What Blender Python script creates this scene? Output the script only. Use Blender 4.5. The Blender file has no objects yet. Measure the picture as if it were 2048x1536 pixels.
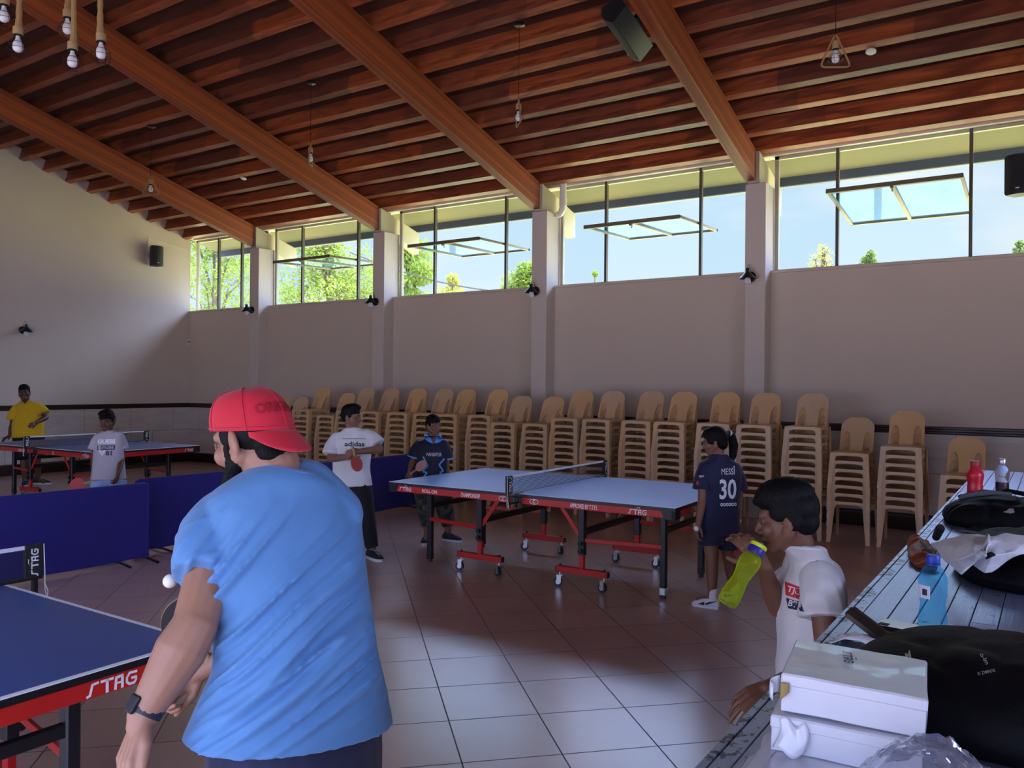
import bpy, bmesh, math, random
import numpy as np
from mathutils import Vector, Matrix, Quaternion
from mathutils.bvhtree import BVHTree
from mathutils import noise as mnoise
random.seed(7)
PI=math.pi
SC=bpy.context.scene
COL=SC.collection
# ---------------------------------------------------------------- camera
FPX,YAW,PITCH,ROLL,CH=1632.51,0.5858964,0.0011234,0.0087816,1.6486
_f=Vector((-math.sin(YAW)*math.cos(PITCH),math.cos(YAW)*math.cos(PITCH),math.sin(PITCH)))
_r=Vector((math.cos(YAW),math.sin(YAW),0)); _u=_r.cross(_f)
CR=math.cos(ROLL)*_r+math.sin(ROLL)*_u; CU=-math.sin(ROLL)*_r+math.cos(ROLL)*_u
CO=Vector((0,0,CH))
def at(px,py,dist):
    return CO+dist*(_f+(px-1024)/FPX*CR-(py-768)/FPX*CU)
def ony(px,py,y):
    v=_f+(px-1024)/FPX*CR-(py-768)/FPX*CU
    return CO+v*((y-CO.y)/v.y)
def onz(px,py,z):
    v=_f+(px-1024)/FPX*CR-(py-768)/FPX*CU
    return CO+v*((z-CO.z)/v.z)
cam=bpy.data.cameras.new('camera'); camo=bpy.data.objects.new('camera',cam); COL.objects.link(camo)
cam.sensor_width=36; cam.sensor_fit='HORIZONTAL'; cam.lens=36*FPX/2048; cam.clip_start=.05; cam.clip_end=500
m=Matrix.Identity(4)
for i in range(3):
    m[i][0]=CR[i]; m[i][1]=CU[i]; m[i][2]=-_f[i]; m[i][3]=CO[i]
camo.matrix_world=m
SC.camera=camo
# ---------------------------------------------------------------- materials
def srgb(r,g,b):
    f=lambda c:(c/255)/12.92 if c<=10 else ((c/255+.055)/1.055)**2.4
    return (f(r),f(g),f(b),1)
class NT:
    def __init__(s,name):
        s.m=bpy.data.materials.new(name); s.m.use_nodes=True; s.t=s.m.node_tree; s.n=s.t.nodes; s.l=s.t.links
        s.b=s.n['Principled BSDF']; s.out=s.n['Material Output']
    def add(s,typ,**kw):
        nd=s.n.new(typ)
        for k,v in kw.items():
            if k.startswith('i_'): nd.inputs[k[2:].replace('_',' ')].default_value=v
            else: setattr(nd,k,v)
        return nd
    def link(s,a,b): s.l.new(a,b)
    def math(s,op,a,b=None):
        nd=s.n.new('ShaderNodeMath'); nd.operation=op
        for i,v in enumerate((a,b)):
            if v is None: continue
            if isinstance(v,(int,float)): nd.inputs[i].default_value=v
            else: s.l.new(v,nd.inputs[i])
        return nd.outputs[0]
    def mix(s,fac,a,b,typ='MIX'):
        nd=s.n.new('ShaderNodeMixRGB'); nd.blend_type=typ
        for i,v in enumerate((fac,a,b)):
            if isinstance(v,(int,float)): nd.inputs[i].default_value=v
            elif isinstance(v,tuple): nd.inputs[i].default_value=v
            else: s.l.new(v,nd.inputs[i])
        return nd.outputs[0]
    def coord(s,which='Object',scale=(1,1,1),rot=(0,0,0),loc=(0,0,0)):
        tc=s.n.new('ShaderNodeTexCoord'); mp=s.n.new('ShaderNodeMapping')
        mp.inputs['Scale'].default_value=scale; mp.inputs['Rotation'].default_value=rot; mp.inputs['Location'].default_value=loc
        s.l.new(tc.outputs[which],mp.inputs[0]); return mp.outputs[0]
    def noise(s,vec,scale,detail=3,rough=.5,dist=0):
        nd=s.n.new('ShaderNodeTexNoise'); nd.inputs['Scale'].default_value=scale; nd.inputs['Detail'].default_value=detail
        nd.inputs['Roughness'].default_value=rough; nd.inputs['Distortion'].default_value=dist
        s.l.new(vec,nd.inputs['Vector']); return nd.outputs['Fac']
    def ramp(s,fac,stops):
        nd=s.n.new('ShaderNodeValToRGB'); e=nd.color_ramp.elements
        while len(e)<len(stops): e.new(.5)
        for k,(p,c) in enumerate(stops):
            e[k].position=p; e[k].color=c if len(c)==4 else (*c,1)
        s.l.new(fac,nd.inputs[0]); return nd.outputs[0]
    def bump(s,h,strength=.3,dist=.01):
        nd=s.n.new('ShaderNodeBump'); nd.inputs['Strength'].default_value=strength; nd.inputs['Distance'].default_value=dist
        s.l.new(h,nd.inputs['Height']); s.l.new(nd.outputs[0],s.b.inputs['Normal']); return nd
MATS={}
def mat(name,col,rough=.6,metal=0,spec=.5,var=.08,nscale=12,trans=0,alpha=1,ior=1.45,bump=0,bscale=150,sheen=0,coat=0,emit=None,sub=0):
    if name in MATS: return MATS[name]
    N=NT(name); b=N.b
    c=col if len(col)==4 else (*col,1)
    v=N.noise(N.coord('Object'),nscale,3)
    lo=tuple(x*(1-var) for x in c[:3])+(1,); hi=tuple(min(1,x*(1+var)) for x in c[:3])+(1,)
    N.link(N.mix(v,lo,hi),b.inputs['Base Color'])
    b.inputs['Roughness'].default_value=rough; b.inputs['Metallic'].default_value=metal
    b.inputs['Specular IOR Level'].default_value=spec; b.inputs['IOR'].default_value=ior
    b.inputs['Transmission Weight'].default_value=trans; b.inputs['Alpha'].default_value=alpha
    b.inputs['Sheen Weight'].default_value=sheen; b.inputs['Coat Weight'].default_value=coat
    if sub:
        b.inputs['Subsurface Weight'].default_value=sub; b.inputs['Subsurface Radius'].default_value=(.02,.008,.004); b.inputs['Subsurface Scale'].default_value=.5
    if bump: N.bump(N.noise(N.coord('Object'),bscale,2),bump,.004)
    MATS[name]=N.m; return N.m
# ---------------------------------------------------------------- mesh builder
class MB:
    def __init__(s): s.v=[]; s.f=[]; s.mi=[]; s.cur=0
    def addm(s,vs,fs):
        o=len(s.v); s.v.extend([tuple(x) for x in vs]); s.f.extend([tuple(i+o for i in f) for f in fs]); s.mi.extend([s.cur]*len(fs)); return s
    def box(s,c,d,R=None,bev=0,seg=1):
        c=Vector(c)
        if bev<=0:
            x,y,z=[k/2 for k in d]
            vs=[(-x,-y,-z),(x,-y,-z),(x,y,-z),(-x,y,-z),(-x,-y,z),(x,-y,z),(x,y,z),(-x,y,z)]
            fs=[(0,3,2,1),(4,5,6,7),(0,1,5,4),(1,2,6,5),(2,3,7,6),(3,0,4,7)]
        else:
            bm=bmesh.new(); bmesh.ops.create_cube(bm,size=1)
            for v in bm.verts: v.co=Vector((v.co.x*d[0],v.co.y*d[1],v.co.z*d[2]))
            bmesh.ops.bevel(bm,geom=bm.edges[:],offset=min(bev,min(d)*.49),segments=seg,affect='EDGES',profile=.5)
            bm.verts.index_update(); vs=[v.co.copy() for v in bm.verts]; fs=[[v.index for v in f.verts] for f in bm.faces]; bm.free()
        if R is not None: vs=[R@Vector(v) for v in vs]
        return s.addm([Vector(v)+c for v in vs],fs)
    def bb(s,a,b,bev=0):
        return s.box([(p+q)/2 for p,q in zip(a,b)],[abs(q-p) for p,q in zip(a,b)],None,bev)
    def bar(s,p,q,w,h,up=(0,0,1),bev=0):
        p,q=Vector(p),Vector(q); x=(q-p); L=x.length; x=x/L
        up=Vector(up); y=up.cross(x)
        if y.length<1e-4: y=Vector((0,1,0)).cross(x)
        y.normalize(); z=x.cross(y)
        R=Matrix((x,y,z)).transposed()
        return s.box((p+q)/2,(L,w,h),R,bev)
    def tube(s,pts,r,n=8,cap=True,closed=False):
        pts=[Vector(p) for p in pts]; N=len(pts)
        rs=r if isinstance(r,(list,tuple)) else [r]*N
        T=[]
        for i in range(N):
            a=pts[(i-1)%N] if (closed or i>0) else pts[i]; b=pts[(i+1)%N] if (closed or i<N-1) else pts[i]
            T.append((b-a).normalized())
        u=T[0].orthogonal().normalized(); vs=[]; 
        for i in range(N):
            u=(u-T[i]*u.dot(T[i])); u=u.normalized() if u.length>1e-6 else T[i].orthogonal().normalized()
            w=T[i].cross(u)
            for k in range(n):
                a=2*PI*k/n; vs.append(pts[i]+rs[i]*(math.cos(a)*u+math.sin(a)*w))
        fs=[]
        for i in range(N if closed else N-1):
            j=(i+1)%N
            for k in range(n): fs.append((i*n+k,i*n+(k+1)%n,j*n+(k+1)%n,j*n+k))
        if cap and not closed: fs.append(tuple(range(n-1,-1,-1))); fs.append(tuple((N-1)*n+k for k in range(n)))
        return s.addm(vs,fs)
    def cyl(s,p,q,r,r2=None,n=16): return s.tube([p,q],[r,r if r2 is None else r2],n)
    def lathe(s,prof,n=24,o=(0,0,0),R=None,cap=True):
        vs=[];o=Vector(o)
        for r,z in prof:
            for k in range(n):
                a=2*PI*k/n; v=Vector((r*math.cos(a),r*math.sin(a),z))
                if R is not None: v=R@v
                vs.append(v+o)
        fs=[]
        for i in range(len(prof)-1):
            for k in range(n): fs.append((i*n+k,i*n+(k+1)%n,(i+1)*n+(k+1)%n,(i+1)*n+k))
        if cap:
            fs.append(tuple(range(n-1,-1,-1))); fs.append(tuple((len(prof)-1)*n+k for k in range(n)))
        return s.addm(vs,fs)
    def sphere(s,c,r,n=16,m=10,sc=(1,1,1),R=None):
        prof=[(max(1e-5,math.sin(PI*i/m)),-math.cos(PI*i/m)) for i in range(m+1)]
        vs=[];c=Vector(c)
        for a,z in prof:
            for k in range(n):
                t=2*PI*k/n; v=Vector((a*math.cos(t)*r*sc[0],a*math.sin(t)*r*sc[1],z*r*sc[2]))
                if R is not None: v=R@v
                vs.append(v+c)
        fs=[(i*n+k,i*n+(k+1)%n,(i+1)*n+(k+1)%n,(i+1)*n+k) for i in range(m) for k in range(n)]
        return s.addm(vs,fs)
    def prism(s,poly,a,b):  # poly list of 3d fn: poly points -> extruded from offset vector a to b
        n=len(poly); a,b=Vector(a),Vector(b)
        vs=[Vector(p)+a for p in poly]+[Vector(p)+b for p in poly]
        fs=[tuple(range(n-1,-1,-1)),tuple(range(n,2*n))]+[(i,(i+1)%n,n+(i+1)%n,n+i) for i in range(n)]
        return s.addm(vs,fs)
    def grid(s,fn,nu,nv,closed_u=False):
        vs=[fn(i/(nu-1) if not closed_u else i/nu,j/(nv-1)) for j in range(nv) for i in range(nu)]
        fs=[]
        for j in range(nv-1):
            for i in range(nu if closed_u else nu-1):
                i2=(i+1)%nu; fs.append((j*nu+i,j*nu+i2,(j+1)*nu+i2,(j+1)*nu+i))
        return s.addm(vs,fs)
    def mesh(s,name,fixn=True):
        me=bpy.data.meshes.new(name); me.from_pydata(s.v,[],s.f); me.update()
        if any(s.mi): me.polygons.foreach_set('material_index',s.mi)
        if fixn:
            bm=bmesh.new(); bm.from_mesh(me); bmesh.ops.recalc_face_normals(bm,faces=bm.faces[:]); bm.to_mesh(me); bm.free()
        return me
    def build(s,name,mats,parent=None,loc=(0,0,0),rot=(0,0,0),angle=35,fixn=True):
        return mkobj(name,s.mesh(name,fixn),mats,parent,loc,rot,angle)
def mkobj(name,me,mats,parent=None,loc=(0,0,0),rot=(0,0,0),angle=35):
    for x in (mats if isinstance(mats,(list,tuple)) else [mats]): me.materials.append(x)
    if angle is not None and len(me.polygons):
        me.polygons.foreach_set('use_smooth',[True]*len(me.polygons))
        if angle<180: me.set_sharp_from_angle(angle=math.radians(angle))
    o=bpy.data.objects.new(name,me); COL.objects.link(o)
    o.location=loc; o.rotation_euler=rot
    if parent is not None: o.parent=parent
    return o
def tag(o,label=None,cat=None,group=None,kind=None):
    if label: o['label']=label
    if cat: o['category']=cat
    if group: o['group']=group
    if kind: o['kind']=kind
    return o
def empty(name,loc=(0,0,0),rz=0,label=None,cat=None,group=None):
    o=bpy.data.objects.new(name,None); COL.objects.link(o); o.location=loc; o.rotation_euler=(0,0,rz); o.empty_display_size=.1
    return tag(o,label,cat,group)
def struct(o,label=None):
    o['kind']='structure'
    if label: o['label']=label
    return o
def kids(o): return [c for c in ALLKIDS.get(o.name,[])]
def copytree(o,parent=None,chmap=None):
    c=o.copy(); COL.objects.link(c); c.parent=parent
    for ch in (chmap or {}).get(o,[]): copytree(ch,c,chmap)
    return c
def childmap():
    mp={}
    for o in bpy.data.objects:
        if o.parent is not None: mp.setdefault(o.parent,[]).append(o)
    return mp
def text_mesh(s,h=None,w=None,ext=.0006,bold=0.0,shear=0,spacing=1.0,res=3):
    cu=bpy.data.curves.new('txt','FONT'); cu.body=s; cu.size=1; cu.align_x='CENTER'; cu.align_y='CENTER'; cu.offset=bold; cu.shear=shear; cu.resolution_u=res; cu.space_character=spacing
    o=bpy.data.objects.new('txt',cu); COL.objects.link(o)
    dg=bpy.context.evaluated_depsgraph_get(); me=bpy.data.meshes.new_from_object(o.evaluated_get(dg))
    bpy.data.objects.remove(o); bpy.data.curves.remove(cu)
    vs=[v.co.copy() for v in me.vertices]; fs=[tuple(p.vertices) for p in me.polygons]; bpy.data.meshes.remove(me)
    x0=min(v.x for v in vs);x1=max(v.x for v in vs);y0=min(v.y for v in vs);y1=max(v.y for v in vs)
    sx=sy=1
    if h: sy=h/(y1-y0); sx=sy
    if w: sx=w/(x1-x0)
    if w and not h: sy=sx
    return [Vector(((v.x-(x0+x1)/2)*sx,(v.y-(y0+y1)/2)*sy,0)) for v in vs],fs
def frame(x,y):  # rotation matrix from local axes x (right), y (up)
    x=Vector(x).normalized(); y=Vector(y); y=(y-x*y.dot(x)).normalized(); z=x.cross(y)
    return Matrix((x,y,z)).transposed()
def put_text(mb,s,o,x,y,h=None,w=None,off=.001,**k):
    vs,fs=text_mesh(s,h,w,**k); R=frame(x,y); n=R.col[2]; o=Vector(o)+n*off
    mb.addm([R@v+o for v in vs],fs)
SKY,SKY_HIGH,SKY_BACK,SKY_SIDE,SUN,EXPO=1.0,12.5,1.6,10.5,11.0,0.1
# ================================================================ ROOM
WY=10.498; WL=-15.072; PF=10.252; SILL=3.104; RAILZ=1.2; DWN=10.66
ZT=lambda y:4.647+.2735*(PF-y)          # top line of the sloping beams
SLOPE=math.atan(.2735)
YEND=-2.0; XR=4.5
PX=[-3.146-3.196*k for k in range(4)]+[.05]     # pillars, right to left, last one beyond
# --- materials
def wood(name,dark,light,axis_scale=(.5,14,14),rough=.42,seg=0,segc=None):
    N=NT(name); v=N.coord('Object',axis_scale)
    g=N.noise(v,1.0,6,.62,.6); g2=N.noise(N.coord('Object',(axis_scale[0]*2.5,axis_scale[1]*3.5,axis_scale[2]*3.5)),1.3,4,.6)
    f=N.math('ADD',N.math('MULTIPLY',g,.65),N.math('MULTIPLY',g2,.35))
    col=N.ramp(f,[(.3,dark),(.48,tuple((a+b)/2 for a,b in zip(dark,light))),(.62,light),(.75,tuple(.75*x for x in light))])
    if seg:
        oi=N.add('ShaderNodeObjectInfo'); sx=N.add('ShaderNodeSeparateXYZ'); N.link(N.coord('Object'),sx.inputs[0])
        xx=N.math('ADD',N.math('MULTIPLY',sx.outputs[0],1/seg),N.math('MULTIPLY',oi.outputs['Random'],37.0))
        wn=N.add('ShaderNodeTexWhiteNoise',noise_dimensions='2D'); cb=N.add('ShaderNodeCombineXYZ')
        N.link(N.math('FLOOR',xx),cb.inputs[0]); N.link(oi.outputs['Random'],cb.inputs[1]); N.link(cb.outputs[0],wn.inputs['Vector'])
        col=N.mix(N.math('MULTIPLY',wn.outputs['Value'],.8),col,segc,'MIX')
        st=N.noise(N.coord('Object',(.9,5,5)),1.0,3,.5,1.2)
        col=N.mix(N.ramp(st,[(.52,(0,0,0)),(.6,(.6,.6,.6))]),col,tuple(x*.45 for x in segc[:3])+(1,))
    N.link(col,N.b.inputs['Base Color']); N.b.inputs['Roughness'].default_value=rough
    N.bump(g2,.15,.004); return N.m
M_beam=wood('beam_wood',(.095,.014,.005),(.42,.092,.024),(.13,24,24),.55)
M_purl=wood('purlin_wood',(.21,.038,.013),(.55,.140,.046),(.6,10,10),.42,1.7,(.12,.040,.030,1))
M_board=wood('ceiling_board',(.05,.018,.01),(.10,.035,.018),(.6,8,8),.6)
M_trimw=wood('dark_trim_wood',(.012,.005,.004),(.03,.012,.008),(8,8,8),.35)
def plaster(name,c,var=.06):
    N=NT(name); a=N.noise(N.coord('Object'),1.1,4,.6); b=N.noise(N.coord('Object'),60,2)
    lo=tuple(x*(1-var) for x in c)+(1,); hi=tuple(x*(1+var*.6) for x in c)+(1,)
    N.link(N.mix(a,lo,hi),N.b.inputs['Base Color']); N.b.inputs['Roughness'].default_value=.75; N.b.inputs['Specular IOR Level'].default_value=.25
    N.bump(b,.06,.003); return N.m
M_wall=plaster('wall_paint',(.63,.54,.445))
M_pillar=plaster('pillar_paint',(.64,.57,.50))
M_cream=plaster('cream_paint',(.72,.68,.56))
M_white=mat('white_paint',(.78,.76,.68),.45)
M_sof=plaster('soffit_paint',(.19,.18,.105))
M_fascia=mat('fascia_metal',(.06,.075,.12),.5)
M_steel=mat('window_steel',(.46,.43,.33),.5); M_mull=mat('backlit_window_steel',(.085,.072,.05),.55); M_sash=mat('sash_steel',(.15,.13,.075),.5); M_block=plaster('beam_end_paint',(.50,.46,.33))  # mullion and sash steel: backlit shade against the sky put into the colour
def wains(name,axis):
    N=NT(name); tc=N.add('ShaderNodeTexCoord'); sx=N.add('ShaderNodeSeparateXYZ'); cb=N.add('ShaderNodeCombineXYZ')
    N.link(tc.outputs['Object'],sx.inputs[0]); N.link(sx.outputs[axis],cb.inputs[0]); N.link(N.math('SUBTRACT',sx.outputs[2],.19-.0),cb.inputs[1])
    br=N.add('ShaderNodeTexBrick'); br.offset=.5; br.squash=1
    br.inputs['Scale'].default_value=1; br.inputs['Brick Width'].default_value=.92; br.inputs['Row Height'].default_value=.48; br.inputs['Mortar Size'].default_value=.006; br.inputs['Mortar Smooth'].default_value=.1
    N.link(cb.outputs[0],br.inputs['Vector'])
    br.inputs['Color1'].default_value=(.60,.55,.47,1); br.inputs['Color2'].default_value=(.55,.50,.43,1); br.inputs['Mortar'].default_value=(.18,.16,.14,1)
    n=N.noise(N.coord('Object',(1.2,1.2,6)),2,5,.6,.5)
    N.link(N.mix(.35,br.outputs['Color'],N.ramp(n,[(.3,(.42,.38,.32)),(.7,(.78,.72,.62))])),N.b.inputs['Base Color'])
    N.b.inputs['Roughness'].default_value=.35; return N.m
M_wainx=wains('wainscot_tile_along_x',0); M_wainy=wains('wainscot_tile_along_y',1)
def floorm():
    N=NT('floor_tile'); ts=.4528
    v=N.coord('Object')
    mp=N.add('ShaderNodeMapping',vector_type='TEXTURE'); mp.inputs['Location'].default_value=(-3.4234,4.1277,0); mp.inputs['Rotation'].default_value=(0,0,.7894)
    N.link(v,mp.inputs[0])
    br=N.add('ShaderNodeTexBrick'); br.offset=0; br.squash=1
    br.inputs['Scale'].default_value=1; br.inputs['Brick Width'].default_value=ts; br.inputs['Row Height'].default_value=ts; br.inputs['Mortar Size'].default_value=.0035; br.inputs['Mortar Smooth'].default_value=.1; br.inputs['Bias'].default_value=0
    N.link(mp.outputs[0],br.inputs['Vector'])
    br.inputs['Color1'].default_value=(.51,.325,.285,1); br.inputs['Color2'].default_value=(.46,.285,.25,1); br.inputs['Mortar'].default_value=(.02,.012,.01,1)
    n=N.noise(N.coord('Object'),2.2,5,.65)
    col=N.mix(.4,br.outputs['Color'],N.mix(n,(.62,.6,.6,1),(1.25,1.2,1.2,1)),'MULTIPLY')
    N.link(col,N.b.inputs['Base Color'])
    N.link(N.math('ADD',.27,N.math('MULTIPLY',br.outputs['Fac'],.4)),N.b.inputs['Roughness'])
    N.b.inputs['Specular IOR Level'].default_value=1.0; N.b.inputs['IOR'].default_value=1.5
    N.bump(N.math('SUBTRACT',1.0,br.outputs['Fac']),.25,.003)
    return N.m
M_floor=floorm()
def glassm(name,tint=(.93,.96,.96),dirt=0.0):
    N=NT(name); t=N.add('ShaderNodeBsdfTransparent'); t.inputs[0].default_value=(*tint,1)
    g=N.add('ShaderNodeBsdfGlossy'); g.inputs['Roughness'].default_value=.03
    lw=N.add('ShaderNodeLayerWeight'); lw.inputs['Blend'].default_value=.12
    mx=N.add('ShaderNodeMixShader'); N.link(N.math('MULTIPLY',lw.outputs['Fresnel'],.12 if dirt else .8),mx.inputs[0]); N.link(t.outputs[0],mx.inputs[1]); N.link(g.outputs[0],mx.inputs[2])
    sh=mx.outputs[0]
    if dirt:
        d=N.add('ShaderNodeBsdfTranslucent'); d.inputs[0].default_value=(.62,.78,.78,1)
        d2=N.add('ShaderNodeMixShader'); n=N.noise(N.coord('Object',(1.5,5,1)),2.2,5,.65,.8)
        N.link(N.math('MULTIPLY',N.ramp(n,[(.35,(.2,.2,.2)),(.7,(1,1,1))]),dirt),d2.inputs[0]); N.link(sh,d2.inputs[1]); N.link(d.outputs[0],d2.inputs[2]); sh=d2.outputs[0]
    N.link(sh,N.out.inputs[0]); return N.m
M_glass=glassm('window_glass'); M_dglass=glassm('streaked_glass',(.74,.90,.97),.07)
# --- floor, walls
b=MB(); b.bb((WL-.3,YEND-.5,-.12),(XR+.3,WY+.1,0)); struct(b.build('floor',M_floor))
b=MB(); pts=[(WY,0),(YEND,0),(YEND,ZT(YEND)+.21),(WY,ZT(WY)+.21)]
b.prism([(0,y,z) for y,z in pts],(WL-.25,0,0),(WL,0,0)); struct(b.build('wall_left',M_wall))
b=MB(); b.prism([(0,y,z) for y,z in [(WY,0),(4.2,0),(4.2,ZT(4.2)+.21),(WY,ZT(WY)+.21)]],(XR,0,0),(XR+.25,0,0)); b.prism([(0,y,z) for y,z in [(.6,0),(YEND,0),(YEND,ZT(YEND)+.21),(.6,ZT(.6)+.21)]],(XR,0,0),(XR+.25,0,0))
b.bb((XR,.6,0),(XR+.25,4.2,1.25)); b.prism([(0,y,z) for y,z in [(4.2,3.1),(.6,3.1),(.6,ZT(.6)+.21),(4.2,ZT(4.2)+.21)]],(XR,0,0),(XR+.25,0,0)); struct(b.build('wall_right',M_wall))  # opening in this unseen wall is added to throw side light on the counter
b=MB(); b.bb((WL-.25,WY,0),(XR+.25,WY+.26,SILL)); struct(b.build('wall_back',M_wall))
b=MB(); b.bb((WL,WY-.012,.19),(XR,WY,RAILZ-.04)); struct(b.build('wall_back_wainscot_panel',M_wainx))
b=MB(); b.bb((WL,YEND,.19),(WL+.012,WY-.012,RAILZ-.04)); struct(b.build('wall_left_wainscot_panel',M_wainy))
def railprof(z0,z1,d):
    h=z1-z0
    return [(0,z0),(d*.5,z0),(d*.7,z0+h*.12),(d*.7,z0+h*.3),(d*.85,z0+h*.4),(d*.85,z0+h*.62),(d,z0+h*.72),(d,z0+h*.92),(d*.8,z1),(0,z1)]
b=MB(); b.prism([(0,WY-p,z) for p,z in railprof(1.125,1.215,.045)],(WL,0,0),(XR,0,0)); struct(b.build('trim_1',M_trimw,angle=20))
b=MB(); b.prism([(WL+p,0,z) for p,z in railprof(1.125,1.215,.045)],(0,YEND,0),(0,WY-.04,0)); struct(b.build('trim_2',M_trimw,angle=20))
b=MB(); b.prism([(0,WY-p,z) for p,z in railprof(0,.19,.035)],(WL,0,0),(XR,0,0)); struct(b.build('baseboard_back',M_trimw,angle=20))
b=MB(); b.prism([(WL+p,0,z) for p,z in railprof(0,.19,.035)],(0,YEND,0),(0,WY-.03,0)); struct(b.build('baseboard_left',M_trimw,angle=20))
# --- far end behind the viewer: a gable wall with a wide doorway to the terrace
b=MB(); HB=ZT(YEND)+.21
for x0,x1,z0,z1 in ((WL-.25,-9,0,HB),(2.2,XR+.25,0,HB),(-9,2.2,2.7,HB)):
    b.bb((x0,YEND-.25,z0),(x1,YEND,z1))
struct(b.build('wall_rear',M_wall))
# --- pillars
for k,x in enumerate(PX):
    b=MB(); b.bb((x-.129,PF,0),(x+.129,WY+.14,4.216),.006)
    struct(b.build('wall_pillar',M_pillar))
    # painted outer end of the beam that runs on through the wall
    bx0,bx1=x-.105,x+.045
    zt=lambda y:ZT(y)-.03
    poly=[(0,PF+.003,4.222),(0,WY+.14,4.222),(0,11.25,ZT(11.25)-.40),(0,11.25,zt(11.25)),(0,PF+.003,zt(PF))]
    b=MB(); b.prism(poly,(bx0,0,0),(bx1,0,0)); struct(b.build('beam_end_wall_block',M_block))
# --- sloping beams
for k,x in enumerate(PX+[PX[3]-3.196+.1]):
    if x<WL+.3: continue
    x0=x-.10; L=(PF-YEND)/math.cos(SLOPE); h=.395*math.cos(SLOPE)
    b=MB(); b.box((L/2,0,-h/2),(L,.14,h),None,.006)
    # square end cut vertical: extend slightly
    o=b.build('ceiling_beam',M_beam)
    o.location=(x0+.03,PF,ZT(PF)); X=Vector((0,-math.cos(SLOPE),math.sin(SLOPE))); Z=Vector((0,math.sin(SLOPE),math.cos(SLOPE))); Y=Z.cross(X)
    # cut ends vertical
    me=o.data
    for v in me.vertices:
        if v.co.x<.05: v.co.x+=v.co.z*math.tan(SLOPE)
    mw=Matrix.Identity(4)
    for i in range(3): mw[i][0]=X[i]; mw[i][1]=Y[i]; mw[i][2]=Z[i]; mw[i][3]=o.location[i]
    o.matrix_world=mw; struct(o)
# --- purlins
PUH=.2; PUW=.1
k=0; y=10.39
while y>YEND:
    b=MB(); Lx=XR-WL; b.box((0,0,0),(Lx,PUW,PUH),None,.004)
    o=b.build('ceiling_purlin_beam',M_purl)
    n=Vector((0,math.sin(SLOPE),math.cos(SLOPE))); t=Vector((0,math.cos(SLOPE),-math.sin(SLOPE)))
    c=Vector((0,y,ZT(y)))+n*(PUH/2+.001)-t*(PUW/2)
    o.rotation_euler=(-SLOPE,0,0); o.location=((WL+XR)/2,c.y,c.z); struct(o)
    k+=1; y-=.4015
# --- ceiling boards
n=Vector((0,math.sin(SLOPE),math.cos(SLOPE)))
b=MB(); 
def slab(y0,y1,o0,o1): 
    f=lambda y,o:(0,y,ZT(y)+o/math.cos(SLOPE)); return [f(y0,o0),f(y1,o0),f(y1,o1),f(y0,o1)]
b.prism(slab(YEND-.3,10.75,PUH+.003,PUH+.05),(WL-.4,0,0),(XR+.4,0,0)); struct(b.build('ceiling',M_board))
b=MB(); b.prism(slab(10.75,11.42,PUH-.0,PUH+.05),(WL-.4,0,0),(XR+.4,0,0)); struct(b.build('eave_soffit_slab',M_sof))
b=MB(); z0=ZT(11.42); b.bb((WL-.4,11.42,z0+.08),(XR+.4,11.52,z0+.30),.01); struct(b.build('eave_fascia_trim',M_fascia))
# lintel plate under the roof, above the windows
b=MB(); b.bb((WL,10.56,4.62),(XR,10.76,ZT(10.66)+.2)); struct(b.build('wall_back_lintel',M_cream))
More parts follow.
